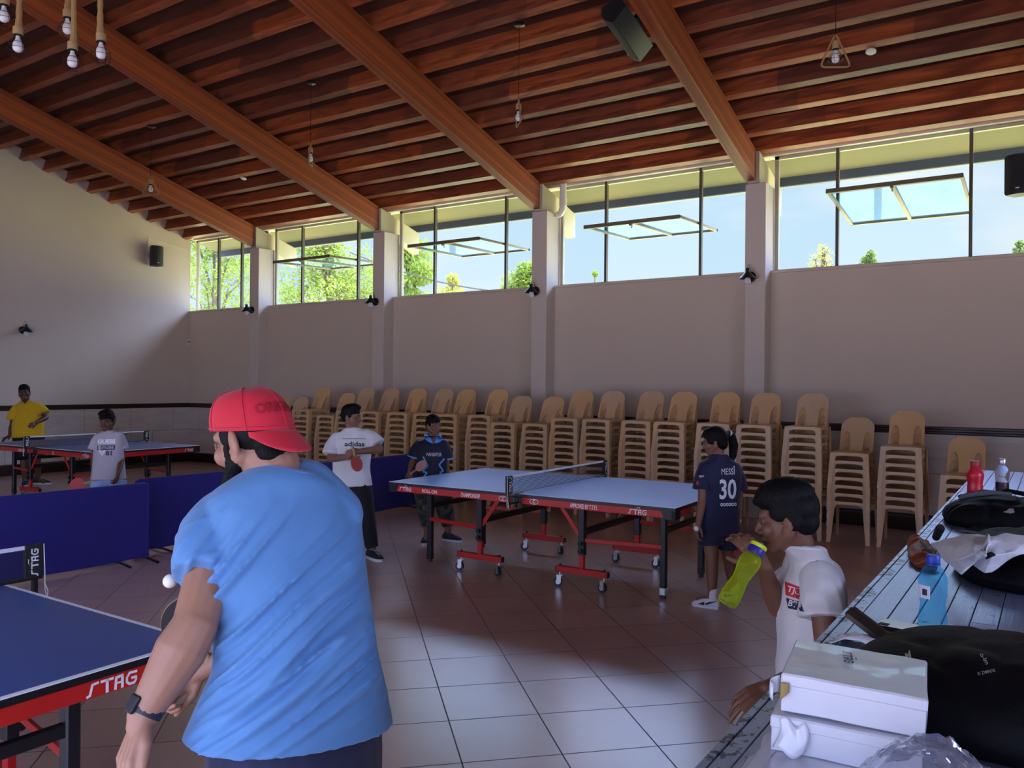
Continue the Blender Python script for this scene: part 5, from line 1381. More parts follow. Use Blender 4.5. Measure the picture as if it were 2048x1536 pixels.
    for i,(q,r) in enumerate(zip(sp,sr)):
        a=(sp[min(4,i+1)]-sp[max(0,i-1)]).normalized(); u=(vd-a*vd.dot(a)).normalized(); rg.append((q,a.cross(u)*r*.84,u*r))
    loft(b,spline_rings(rg,4),30,2.05)
    caps(b,J(610,985,2.03),J(668,1030,2.06),.085,.075)
    me2=remesh(b,'t_shirt',.0055,6)
    # long diagonal folds running down to the left side, and small creases at the arm
    o0=J(430,1330,1.80)
    ex=(J(760,1080,1.85)-J(430,1400,1.85)).normalized(); vw=(J(590,1200,1.9)-CO).normalized(); ey=vw.cross(ex).normalized()
    def folds(co,n):
        q=co-o0; u=q.dot(ex); v=q.dot(ey)
        # fan: the folds converge towards the lower-left armpit side
        fan=v/(.26+.45*max(0,u+.1))+.05*mnoise.noise(Vector((u*4,v*4,2))); 
        w=mnoise.noise(Vector((fan*9.0,u*1.9,3.1)))*.9+mnoise.noise(Vector((fan*19,u*3.6,8.4)))*.45
        ridge=max(0,1-abs(w)*3.1)**1.3
        back=max(0,min(1,(-n.dot((co-CO).normalized())-.22)*2.2))
        zone=max(0,min(1,(1.38-co.z)/.16))*max(0,min(1,(co.z-.86)/.14))
        broad=mnoise.noise(Vector((fan*2.0,u*.8,5)))*.010
        small=mnoise.noise(co*30)*.0012
        return n*(zone*(ridge*.034*back+broad*.5*(.3+.7*back))+small)
    displace(me2,folds); relax(me2,2,.5)
    sh_c=SL.lerp(EL,.25)
    def arm_creases(co,n):
        q=co-sh_c; r=q.length
        f=max(0,1-r/.16); dd=(EL-SL).normalized(); u=q.dot(dd); w=q-dd*u
        return n*f*.007*max(0,1-abs(mnoise.noise(Vector((u*26+w.x*9,w.y*6,w.z*10))))*3.0)
    displace(me2,arm_creases)
    for v in me2.vertices: v.co-=base
    sh=mkobj('t_shirt',me2,C_blue,me,angle=180)
    # collar rib
    b=MB(); nn=24; c0,xa,fa=R[0]; pts=[c0+xa*1.02*math.cos(2*PI*i/nn)+fa*1.02*math.sin(2*PI*i/nn)-UP*(.008) for i in range(nn)]; b.tube([p-base for p in pts],.0075,8,closed=True); b.build('collar',C_blue,sh)
    # hem band
    b=MB(); c0,xa,fa=R[-1]
    # ---- shorts
    shorts(me,base,P-UP*.03,HL-UP*.0,HR-UP*.0,HL.lerp(KL,.95),HR.lerp(KR,.95),C_shorts,.205,.15,.125,.125,'shorts',.10,.007,[wrinkle(.008,6,(1,1,.6),3)])
    shoe(me,AL,F,base,M_shoe,M_sole,1.1); shoe(me,AR,F,base,M_shoe,M_sole,1.1)
    # ---- watch on the left wrist
    ax=(WLr-EL).normalized(); o=WLr-ax*.012; b=MB(); ss=[]
    loft(b,[(o-ax*.011-base,ax.orthogonal().normalized()*.036,ax.cross(ax.orthogonal().normalized())*.034),(o+ax*.011-base,ax.orthogonal().normalized()*.0355,ax.cross(ax.orthogonal().normalized())*.0335)],28,2.0)
    w=b.build('watch_strap',mat('navy_watch_strap',(.016,.018,.035),.5),me,angle=40)
    out=(-X-dirn(0)*.1); out=(out-ax*out.dot(ax)).normalized(); b=MB(); t=out.cross(ax)
    b.box(o+out*.036-base,(.036,.030,.011),Matrix((ax,t,out)).transposed(),.003); b.build('watch_case',M_blk,w)
    # ---- black bat in the far hand, ball in flight
    g=J(428,1352,2.27); paddle(g,J(385,1255,2.23)-g,dirn(170,15),'black bat half hidden behind the forearm of man in red cap',1.0,M_blk,M_batred)
    ball(J(340,1162,2.35),'white ball in the air beside the elbow of man in red cap')
man()
# ================ the boy drinking beside the counter
def drinkboy():
    turn(1573); d=2.5; S_dark=skinmat('warm_dark_skin',(.175,.080,.048)); J=at; base=Vector((-.64,2.56,0))
    H=Head(J(1573,1036,d),dirn(79,-10),UP-dirn(90)*.02,.885)
    F=dirn(88); X=F.cross(UP)              # his left side is towards us
    N=J(1607,1096,d+.0)
    SLf,SR=J(1640,1140,d-.06),J(1606,1140,d+.24)
    SL=SLf; P=J(1622,1345,d+.08)
    EL,WLr=J(1655,1330,d-.16),J(1541,1372,d-.20)
    ER,WRr=J(1556,1216,d+.12),J(1526,1128,d+.0)
    b=MB(); H.build(b,N,.041)
    loft(b,torso_rings(N,SR,SL,P,F,.125,.075,.0),26); MM=(SL+SR)/2; caps(b,MM-UP*.05,SL-UP*.03,.042,.032); caps(b,MM-UP*.05,SR-UP*.03,.042,.032)
    arm(b,SL,EL,WLr,.78); arm(b,SR,ER,WRr,.80,(.046,.042,.042,.026))
    hd=(J(1480,1405,d-.24)-WLr); hand(b,WLr,hd,(dirn(90)*.2-UP+dirn(0)*.5),.84,(.25,.3,.4,.45),(.5,-.35),True,.10)
    # right hand round the neck of the bottle
    B0,B1=J(1452,1209,2.42),J(1519,1089,2.46); ax=(B1-B0).normalized()
    hc=B0.lerp(B1,.80); 
    hand(b,WRr,(J(1512,1100,2.52)-WRr).normalized()+dirn(90)*.25,-dirn(0)*1.0+dirn(90)*.2,.84,(.55,.65,.7,.75),(.9,.55),False,.03)
    HL,HR=P-X*.07-UP*.05,P+X*.07-UP*.05; AL,AR=Vector((HL.x,HL.y,.09)),Vector((HR.x,HR.y,.09)); KL,KR=HL.lerp(AL,.5)+F*.02,HR.lerp(AR,.5)+F*.02
    leg(b,HL,KL,AL,F,.84); leg(b,HR,KR,AR,F,.84)
    me=body(b,base,'boy in white printed shirt drinking from a yellow-green bottle beside the counter',S_dark,.0042,2,L_dark,H)
    H.extras(me,base,True,True,(0,-.35),S_dark)
    def hx(bb):
        H.e(bb,0,-.006,.075,.082,.103,.068); H.e(bb,0,-.040,.034,.081,.078,.074); H.e(bb,0,-.062,-.012,.060,.046,.052); H.e(bb,0,.046,.078,.066,.052,.034); H.e(bb,0,.074,.068,.050,.030,.020)
        for q in(-1,1): H.e(bb,q*.069,.006,.030,.014,.036,.036); H.e(bb,q*.066,-.035,.0,.016,.03,.04)
    b=MB(); hx(b); m2=remesh(b,'hair',.0045,3); displace(m2,lambda co,n:n*.0022*mnoise.noise(Vector((co.x*110,co.y*110,co.z*60))))
    for v in m2.vertices: v.co-=base
    mkobj('hair',m2,M_hair,me,angle=180)
    R=torso_rings(N,SR,SL,P,F,.150,.098,.05,1.04,.98,1.0,.062)
    b=MB(); loft(b,spline_rings(R),34); MM=(SL+SR)/2
    sleeve(b,SL,MM,EL,.50,.060,.072); sleeve(b,SR,MM,ER,.66,.060,.070)
    sh=garment('t_shirt',b,C_white,me,base,.0050,4,[wrinkle(.008,6,(1,1,.5),21),wrinkle(.003,16,(1,1,.6),2)])
    b=MB(); c0,xa,fa=R[0]; nn=28; b.tube([c0+xa*1.04*math.cos(2*PI*i/nn)+fa*1.04*math.sin(2*PI*i/nn)-UP*.004-base for i in range(nn)],.0065,8,closed=True); b.build('collar',C_white,sh)
    xr=(J(1612,1200,2.4)-J(1572,1190,2.46)).normalized(); up=UP
    c=lambda px,py: J(px,py,d-.45)
    def quad(p): return ([c(*q) for q in p],[tuple(range(len(p)))])
    decal('print_panel',sh,base,sh,[quad([(1566,1158),(1601,1172),(1603,1203),(1568,1192)])],M_print_r,None,3,.002)
    decal('print_panel',sh,base,sh,[quad([(1568,1192),(1603,1203),(1611,1226),(1573,1218)])],M_print_navy,None,3,.002)
    decal('panel_lettering',sh,base,sh,[tstr('TJE',c(1586,1182),c(1601,1187)-c(1570,1178),UP,.030*.8,.040,bold=.02),tstr("B'3'",c(1588,1208),c(1601,1212)-c(1570,1203),UP,.020,.034,bold=.02)],M_print_w,None,1,.004)
    shorts(me,base,P-UP*.02,HL,HR,HL.lerp(KL,.95),HR.lerp(KR,.95),C_black,.140,.10,.092,.09)
    shoe(me,AL,F,base,M_shoe,M_sole,.86); shoe(me,AR,F,base,M_shoe,M_sole,.86)
    # the bottle
    T=empty('water_bottle',B0,0,'yellow-green squeeze bottle with purple collar, held by the drinking boy','bottle')
    Lb=(B1-B0).length; Rm=ax.to_track_quat('Z','Y').to_matrix(); k=Lb/.232
    M_lime=tinted('lime_plastic',(.86,.95,.30),(.66,.82,.06),.32)
    b=MB(); prof=[(.001,.004),(.026,.0),(.033,.006),(.0345,.03),(.033,.055),(.0285,.085),(.0275,.10),(.031,.125),(.0355,.150),(.0365,.165),(.033,.180),(.0255,.192),(.024,.196)]
    b.lathe([(r*k*1.0,z*k) for r,z in prof],32,(0,0,0),Rm); b.build('bottle_body',M_lime,T,angle=80)
    b=MB(); b.lathe([(.001,.194*k),(.0275*k,.194*k),(.0285*k,.200*k),(.0285*k,.216*k),(.026*k,.220*k),(.001,.220*k)],28,(0,0,0),Rm); b.build('bottle_collar',mat('violet_plastic',(.035,.022,.26),.35),T)
    b=MB(); b.lathe([(.012*k,.219*k),(.0275*k,.219*k),(.029*k,.223*k),(.029*k,.230*k),(.026*k,.233*k),(.012*k,.233*k)],28,(0,0,0),Rm,False); b.build('spout_ring',mat('lime_lid',(.60,.72,.02),.3),T)
    b=MB(); b.lathe([(.001,.222*k),(.013*k,.222*k),(.011*k,.240*k),(.001,.241*k)],18,(0,0,0),Rm); b.build('spout',MATS['violet_plastic'],T)
drinkboy()
# ================================================================ COUNTER AND THE THINGS ON IT
CZ=1.08
def silver():
    N=NT('worn_silver_paint'); g=N.noise(N.coord('Object',(60,3,60)),1.0,5,.6,.4); w=N.noise(N.coord('Object'),30,5,.7)
    sx=N.add('ShaderNodeSeparateXYZ'); N.link(N.coord('Object'),sx.inputs[0])
    edge=N.math('LESS_THAN',sx.outputs[0],-.405)
    spots=N.math('MULTIPLY',N.math('GREATER_THAN',N.math('ADD',w,N.math('MULTIPLY',edge,.11)),.64),1.0)
    col=N.mix(g,(.31,.36,.54,1),(.47,.53,.74,1)); col=N.mix(N.math('MULTIPLY',spots,.8),col,(.02,.02,.03,1))
    N.link(col,N.b.inputs['Base Color']); N.b.inputs['Metallic'].default_value=.75; N.b.inputs['Roughness'].default_value=.34
    N.bump(N.math('ADD',g,N.math('MULTIPLY',w,.6)),.35,.006); return N.m
M_silver=silver()
T=empty('bar_counter',(0,0,0),0,'long silver-painted plank counter running along the right-hand side of the hall','counter')
b=MB(); edges=[-.444,-.4285,-.398,-.338,-.280,-.2225,-.166,-.107,-.045,.02,.08,.145,.21,.28,.34,.41,.47]
for i,(a,c) in enumerate(zip(edges[:-1],edges[1:])):
    y=.55; r=random.Random(i*7)
    while y<6.6:
        L=r.uniform(.9,2.2); e=min(6.6,y+L) 
        if 6.6-e<.3: e=6.6
        b.box(((a+c)/2,(y+e)/2,CZ-.0125+r.uniform(-.0006,.0006)),(c-a-.002,e-y-.002,.025),None,.0012); y=e
b.build('plank_top',M_silver,T)
b=MB(); b.bb((-.440,.56,CZ-.075),(.47,6.59,CZ-.026),.008); b.build('counter_edge',M_silver,T)
b=MB(); b.bb((-.30,.62,0),(.40,6.5,CZ-.075)); b.build('counter_base',M_trimw,T)
# --- bottles
def clearmat(name,col,rough=.05,ior=1.2,al=.75):
    N=NT(name); N.b.inputs['Base Color'].default_value=(*col,1); N.b.inputs['Roughness'].default_value=rough; N.b.inputs['Transmission Weight'].default_value=al; N.b.inputs['IOR'].default_value=ior
    N.bump(N.noise(N.coord('Object'),60,2),.25,.004); return N.m
M_redpl=mat('red_plastic',(.70,.02,.045),.25); M_redcap=mat('dull_red_cap',(.42,.02,.04),.45)
M_bluewater=tinted('blue_bottle_plastic',(.55,.87,1.0),(.10,.50,.85),.17); M_bluecap=mat('blue_cap',(.01,.05,.42),.4)
M_clear=clearmat('clear_bottle_plastic',(.93,.95,.97),.04,1.15,.95); M_juice=mat('red_drink',(.52,.02,.04),.3)
p=Vector((-.348,5.024,CZ)); T=empty('red_bottle',p,0,'opaque red plastic bottle standing near the far end of the counter','bottle')
b=MB(); b.lathe([(.001,0),(.034,.0),(.038,.006),(.038,.045),(.036,.058),(.038,.075),(.0425,.10),(.0425,.113),(.036,.130),(.027,.143),(.024,.149)],28); b.build('bottle_body',M_redpl,T,angle=60)
b=MB(); b.lathe([(.001,.149),(.0235,.149),(.0245,.152),(.0245,.178),(.022,.182),(.001,.182)],28); b.build('bottle_cap',M_redcap,T)
p=Vector((-.233,5.24,CZ)); T=empty('clear_bottle',p,0,'clear bottle with steel cap and red drink, right of the red bottle','bottle')
b=MB(); b.lathe([(.001,.002),(.030,.002),(.033,.008),(.033,.045),(.031,.062),(.034,.085),(.036,.108),(.034,.122),(.024,.140),(.020,.150),(.022,.156),(.020,.160)],28); b.build('bottle_body',M_clear,T,angle=60)
b=MB(); b.lathe([(.001,.004),(.0285,.004),(.0315,.010),(.0315,.045),(.0297,.058),(.001,.058)],24); b.build('red_drink',M_juice,T)
b=MB(); b.lathe([(.001,.158),(.0205,.158),(.021,.160),(.021,.184),(.019,.187),(.001,.187)],24); b.build('bottle_cap',M_chrome,T)
p=Vector((-.233,2.144,CZ)); T=empty('blue_water_bottle',p,0,'clear blue water bottle with dark blue cap, standing behind the black backpack','bottle')
b=MB(); n=40; prof=[(.001,.004),(.020,.001),(.027,.003),(.0305,.010),(.0310,.030),(.0295,.045),(.0270,.060),(.0262,.066),(.0285,.072),(.0275,.078),(.0300,.084),(.0305,.090),(.0295,.093),(.0308,.097),(.0310,.120),(.0300,.128),(.0250,.140),(.0180,.150),(.0135,.155),(.0135,.160)]
b.lathe(prof,n); b.build('bottle_body',M_bluewater,T,angle=70)
b=MB(); b.lathe([(.001,.160),(.0145,.160),(.0150,.163),(.0150,.176),(.0135,.179),(.001,.179)],24); b.lathe([(.0136,.156),(.0165,.156),(.0165,.159),(.0136,.159)],24); b.build('bottle_cap',M_bluecap,T)
b=MB(); a0=math.radians(200); b.grid(lambda u,v:(.0313*math.cos(a0+u*1.15),.0313*math.sin(a0+u*1.15),.080+v*.030),14,5); lb=b.build('bottle_label',M_print_w,T,fixn=False)
b=MB()
for i in range(5): a=a0+.62+i*.07; b.tube([(.0318*math.cos(a),.0318*math.sin(a),.088),(.0318*math.cos(a),.0318*math.sin(a),.102)],[.0009 if i%2 else .0014]*2,4)
b.build('barcode',M_print_k,lb)
# --- bags
M_bag=mat('black_nylon',(.0045,.0045,.006),.6,0,.16,.15,12,bump=.3,bscale=240); M_mesh=mat('grey_mesh',(.09,.09,.10),.7,bump=.5,bscale=900); M_logo=mat('silver_logo',(.62,.65,.70),.3,.6)
def softbag(name,c,rx,ry,h,label,rz=0,e=2.6,crease=.01,seed=0):
    base=Vector(c); b=MB(); rings=[]
    for i in range(15):
        t=i/14; z=h*t; k=(1-(max(0,t-.15)/.86)**2.3)**.5 if t<.999 else .02
        k*= .93+.07*min(1,t/.15)
        rings.append(((base.x,base.y,base.z+z),Matrix.Rotation(rz,3,'Z')@Vector((rx*max(k,.03),0,0)),Matrix.Rotation(rz,3,'Z')@Vector((0,ry*max(k,.03),0))))
    loft(b,rings,48,e); me=remesh(b,name,.006,4)
    def f(co,n):
        if co.z<base.z+.012: return Vector((0,0,0))
        q=co-base; w=mnoise.noise(Vector((q.x*7+seed,q.y*10,q.z*6)))
        return n*(crease*(max(0,1-abs(w)*4))*-.9+crease*.9*mnoise.noise(q*9+Vector((seed,0,0))))
    displace(me,f)
    for v in me.vertices: v.co-=base
    o=mkobj(name,me,M_bag,None,base,angle=180); tag(o,label,'bag'); return o,base
o,base=softbag('backpack',(-.045,1.655,CZ),.285,.235,.135,'black backpack with small silver logos lying beside the white boxes',0,2.4,.006,3)
def on_bag(o,base,name,items,m): decal(name,o,base,o,items,m,None,1,.002)
c=lambda px,py: at(px,py,1.2)
xr=CR.copy(); yu=CU.copy()
def rot2(a): a=math.radians(a); return xr*math.cos(a)+yu*math.sin(a), -xr*math.sin(a)+yu*math.cos(a)
x,y=rot2(35); on_bag(o,base,'logo_mark',[tstr('M',c(1816,1311),x,y,.012,.017,bold=.03,shear=.5),tstr('w',c(1812,1325),x,y,.008,.012,bold=.02,shear=.5)],M_logo)
x,y=rot2(-58); on_bag(o,base,'small_logo',[tstr('o-lm',c(1969,1317),x,y,.007,.020,bold=.02)],M_logo)
x,y=rot2(192); on_bag(o,base,'lettering',[tstr('RUNMAZ 10',c(1972,1344),x,y,.0055,.028,bold=.01)],M_logo)
b=MB()
pts=[(-.20,-.04,.118),(-.05,.00,.142),(.10,.03,.132),(.2,.06,.10)]
b.tube([(-.16,-.17,.055),(-.05,-.205,.060),(.10,-.215,.060),(.2,-.19,.05)],.010,8); b.build('carry_strap',M_mesh,o)
b=MB(); b.box((-.225,.185,.020),(.018,.012,.016),None,.004); b.build('strap_buckle',mat('tan_leather',(.16,.085,.04),.6),o)
o,base=softbag('shoe_bag',(-.165,3.98,CZ),.235,.19,.125,'long black bag with white logo behind the towel on the counter',.10,2.8,.008,8)
on_bag(o,base,'logo',[poly2([(-.022,-.004),(-.006,.002),(.002,.010),(.020,.010),(.024,-.006),(.008,-.010)],at(2017,1022,3.2),CR,CU)],M_logo)
b=MB(); b.tube([(-.17,-.02,.105),(-.08,.01,.128),(.02,.05,.127)],[.010,.016,.008],8); b.build('mesh_strip',M_mesh,o)
b=MB(); b.tube([(-.06,.10,.09),(.0,.10,.135),(.12,.09,.12),(.20,.05,.06)],.010,8); b.build('carry_handle',M_bag,o)
o,base=softbag('sports_bag',(-.02,2.98,CZ),.245,.34,.135,'black sports bag lying under the white towel',0,2.6,.008,5)
# --- towel
M_towel=cloth('white_terry_towel',(.66,.66,.70),.9,.35,30)
def towel():
    base=Vector((-.15,3.05,1.2))
    def patch(P,nu,nv,amp,seed):
        P=[[ (lambda q: onz(q[0],q[1],q[2]))(q) for q in row] for row in P]
        R=len(P);C=len(P[0])
        def ev(u,v):
            fu=u*(C-1);fv=v*(R-1);i=min(C-2,int(fu));j=min(R-2,int(fv));a=fu-i;c_=fv-j
            q=(P[j][i]*(1-a)+P[j][i+1]*a)*(1-c_)+(P[j+1][i]*(1-a)+P[j+1][i+1]*a)*c_
            return q+Vector((0,0,1))*amp*mnoise.noise(Vector((u*4+seed,v*4,seed)))-base
        return lambda b: b.grid(ev,nu,nv)
    b=MB()
    patch([[(1859,1087,1.150),(1895,1075,1.205),(1935,1066,1.232),(1980,1070,1.235)],[(1868,1097,1.15),(1905,1092,1.215),(1945,1086,1.238),(1978,1088,1.238)],[(1890,1122,1.165),(1915,1118,1.20),(1945,1108,1.222),(1972,1100,1.232)],[(1919,1148,1.155),(1926,1146,1.157),(1948,1127,1.19),(1968,1110,1.225)]],26,26,.006,1)(b)
    patch([[(1975,1071,1.230),(2010,1066,1.222),(2050,1070,1.215),(2085,1080,1.20)],[(1972,1084,1.234),(2008,1082,1.228),(2050,1088,1.218),(2080,1096,1.20)],[(1955,1112,1.20),(1985,1108,1.215),(2022,1104,1.215),(2046,1108,1.20)],[(1938,1126,1.175),(1968,1148,1.155),(1985,1146,1.158),(2030,1112,1.19)]],26,26,.006,5)(b)
    o=b.build('towel',M_towel,None,base,angle=180,fixn=False); md=o.modifiers.new('s','SOLIDIFY'); md.thickness=.009; md.offset=1
    md=o.modifiers.new('b','SUBSURF'); md.levels=1; md.render_levels=1
    tag(o,'white towel thrown over the black sports bag','towel')
    b=MB(); b.tube([onz(1976,1071,1.240)-base,onz(1974,1086,1.246)-base,onz(1966,1102,1.236)-base,onz(1948,1122,1.19)-base,onz(1924,1146,1.165)-base],[.005,.006,.006,.005,.003],8); b.build('hem_fold',M_towel,o,angle=180)
    b=MB(); q=[onz(a,c_,z)-base for a,c_,z in((1965,1112,1.216),(1983,1106,1.228),(1991,1111,1.226),(1973,1119,1.210))]; b.addm(q+[v+Vector((0,-.002,.004)) for v in q],[(0,1,2,3),(4,5,6,7),(0,1,5,4),(1,2,6,5),(2,3,7,6),(3,0,4,7)]); b.build('care_label',M_blk,o)
towel()
# --- the orange-brown leather pouch, the black tube and the grey tablet beyond the towel
M_leather=mat('orange_brown_leather',(.30,.060,.022),.5,0,.4,.25,25,bump=.3,bscale=90)
p=onz(1842,1110,CZ); b=MB(); L=lambda px,py,z:onz(px,py,z)-p
loft(b,spline_rings([(L(1822,1084,CZ+.025),Vector((.012,0,.004)),Vector((0,.02,.018))),(L(1832,1090,CZ+.028),Vector((.022,.0,0)),Vector((0,.05,.026))),(L(1843,1108,CZ+.025),Vector((.035,0,0)),Vector((.01,.06,.022))),(L(1856,1124,CZ+.02),Vector((.035,0,0)),Vector((0,.05,.016))),(L(1866,1130,CZ+.018),Vector((.01,0,0)),Vector((0,.02,.008)))],4),20)
me=remesh(b,'leather_pouch',.005,2); displace(me,lambda co,n:n*(.007*max(0,1-abs(mnoise.noise(Vector((co.x*22,co.y*14,co.z*30))))*3)-.002))
o=mkobj('leather_pouch',me,M_leather,None,p,angle=180); tag(o,'crumpled orange-brown leather pouch at the counter edge beside the towel','pouch')
b=MB(); b.tube([L(1820,1090,CZ+.02),L(1819,1106,CZ+.008),L(1826,1120,CZ+.008),L(1838,1124,CZ+.012)],.004,6); b.build('leather_cord',M_leather,o)
b=MB(); b.tube([L(1842,1083,CZ+.055),L(1856,1100,CZ+.055),L(1870,1112,CZ+.05)],.004,6); b.build('zip',M_blk,o)
p=onz(1872,1083,CZ+.0); d_=(onz(1876,1066,CZ+.06)-onz(1868,1083,CZ+.015)).normalized(); b=MB(); b.tube([Vector((0,0,.016)),Vector((0,0,.016))+d_*.10],[.014,.016],14); b.tube([Vector((0,0,.016))+d_*.10,Vector((0,0,.016))+d_*.115],[.016,.011],14); tag(b.build('lip_balm_tube',M_blk,None,p),'small black tube lying behind the white towel','tube')
p=onz(1985,1064,CZ); b=MB(); b.box((.01,.0,.006),(.16,.24,.010),Matrix.Rotation(-.35,3,'Z'),.004); o=tag(b.build('tablet_computer',mat('tablet_grey',(.20,.21,.24),.3,.5),None,p),'thin grey tablet between towel and long black bag','tablet')
b=MB(); b.box((.01,.0,.0113),(.145,.22,.0006),Matrix.Rotation(-.35,3,'Z')); b.build('screen',mat('tablet_glass',(.03,.035,.05),.08),o)
# --- phones and gadget behind the backpack
def phone(px,py,w,l,rz,label):
    p=onz(px,py,CZ); b=MB(); R=Matrix.Rotation(rz,3,'Z'); b.box((0,0,.0045),(w,l,.0088),R,.0035,1); o=tag(b.build('mobile_phone',M_blk,None,p),label,'phone','mobile phones on the counter')
    b=MB(); b.box((0,0,.0092),(w*.93,l*.95,.0004),R); b.build('screen',mat('phone_glass',(.05,.06,.09),.06),o)
    b=MB(); b.box(R@Vector((-w*.25,l*.38,.0098)),(.018,.022,.0016),R,.0006); b.build('camera_bump',M_blk,o)
phone(1822,1262,.070,.145,1.45,'dark mobile phone lying left of the blue water bottle')
phone(1905,1268,.072,.150,1.70,'dark mobile phone lying just in front of the blue water bottle')
p=onz(1735,1276,CZ); b=MB(); d_=(onz(1712,1252,CZ+.035)-onz(1738,1272,CZ+.02)); R=frame(d_,Vector((.7,.5,.5)))
b.box((0,0,.030),(.105,.034,.016),R,.007); o=tag(b.build('handheld_scorer',mat('dark_brown_plastic',(.025,.016,.012),.35),None,p),'small dark gadget with pale screen propped behind the backpack','gadget')
b=MB(); b.box(Vector((0,0,.030))+R@Vector((.018,0,.0085)),(.045,.024,.0015),R,.0005); b.build('screen',mat('pale_screen',(.62,.68,.72),.15),o)
p=onz(1716,1287,CZ); b=MB(); b.grid(lambda u,v:((u-.5)*.10*(1-.3*v),(v-.5)*.085,.014*math.sin(PI*u)*(1-.5*v)+.012*mnoise.noise(Vector((u*3,v*3,2)))+.006),14,12); o=b.build('paper_napkin',M_print_w,None,p,angle=180); o.modifiers.new('s','SOLIDIFY').thickness=.0015; tag(o,'crumpled white napkin between boxes and black backpack','napkin')
# --- white card boxes
def boxmat(name,base):
    N=NT(name); n=N.noise(N.coord('Object'),14,4,.6); N.link(N.mix(n,tuple(x*.93 for x in base)+(1,),tuple(min(1,x*1.05) for x in base)+(1,)),N.b.inputs['Base Color']); N.b.inputs['Roughness'].default_value=.22
    N.b.inputs['Coat Weight'].default_value=.3; N.bump(N.noise(N.coord('Object'),26,3),.25,.004); return N.m
M_card=boxmat('glossy_white_card',(.58,.59,.66)); M_cardin=mat('brown_card',(.30,.20,.07),.75)
def cardbox(c,dims,rz,label,flap=True,logo=None,lid=.018):
    w,l,h=dims; T=empty('card_box',c,rz,label,'box','white card boxes on the counter')
    def wob(me,a=.0016):
        for v in me.vertices:
            q=v.co; v.co=q+Vector((mnoise.noise(q*17),mnoise.noise(q*17+Vector((9,0,0))),mnoise.noise(q*17+Vector((0,9,0)))))*a
    def gridbox(x0,x1,y0,y1,z0,z1,bev):
        b=MB(); b.bb((x0,y0,z0),(x1,y1,z1),bev); me=b.mesh('x'); bm=bmesh.new(); bm.from_mesh(me); bmesh.ops.subdivide_edges(bm,edges=[e for e in bm.edges if e.calc_length()>.04],cuts=5,use_grid_fill=True); bm.to_mesh(me); bm.free(); return me
    me=gridbox(-w/2+.002,w/2-.002,-l/2+.002,l/2-.002,0,h-.003,.0015); wob(me); mkobj('carton',me,M_card,T,angle=30)
    me=gridbox(-w/2,w/2,-l/2,l/2,h-lid,h,.0025); wob(me,.002); mkobj('lid',me,M_card,T,angle=30)
    if flap:
        b=MB(); b.grid(lambda u,v:(-w/2-.002-.012*math.sin(u*2.6),-l/2+.014*(1-u)-.006*u*math.sin(v*PI),h-.008-.024*v-.010*u),8,8); f=b.build('torn_flap',M_card,T,angle=180,fixn=False); f.modifiers.new('s','SOLIDIFY').thickness=.001
        b=MB(); b.grid(lambda u,v:(-w/2+.001+.011*u,-l/2-.0025-.003*math.sin(PI*u),h-.012-.026*v*(1-.5*u)),8,8); f2=b.build('torn_edge',M_cardin,T,angle=180,fixn=False); f2.modifiers.new('s','SOLIDIFY').thickness=.001
    if logo:
        x,y,s,a=logo; b=MB(); ca,sa=math.cos(a),math.sin(a); stag_word(b,(x,y,h+.0026),(ca,sa,0),(-sa,ca,0),s); b.build('printed_logo',M_print_navy,T,fixn=False,angle=None)
    return T
t=cardbox((-.240,1.276,1.1875),(.187,.176,.054),.13,'top white card box of the stack, with dark blue logo on its lid',True,(-.012,.022,.0125,-1.45)); t.rotation_euler=(0,.03,.13)
t=cardbox((-.243,1.262,1.135),(.196,.172,.050),.05,'middle white card box with a torn corner in the stack',False); t.rotation_euler=(0,.01,.10)
b=MB(); b.grid(lambda u,v:(-.085+.034*u+.010*v*(u-.5)+.004*math.sin(v*4),-.087-.012*math.sin(PI*u)*v-.004*v,.046-.040*v+.006*math.sin(u*7)),10,10); o=b.build('torn_corner',M_card,t,angle=20,fixn=False); o.modifiers.new('s','SOLIDIFY').thickness=.001
cardbox((-.205,1.06,CZ),(.275,.44,.055),.03,'lowest and biggest white card box, cut off by the picture edge',False,(.01,.04,.024,-.25),.02)
# crumpled white wrapping on the left of the lowest box
b=MB(); p=Vector((-.37,1.17,CZ)); b.grid(lambda u,v:(.012+.035*v**.7-.028*(1-v)+.008*mnoise.noise(Vector((u*7,v*3,1))),(u-.5)*.40,.057*v+.006*mnoise.noise(Vector((u*9,v*4,7)))*math.sin(PI*v)),60,14); o=b.build('paper_wrapping',M_card,None,p,angle=180,fixn=False); tag(o,'creased white paper wrapping along the left of the lowest box','paper')
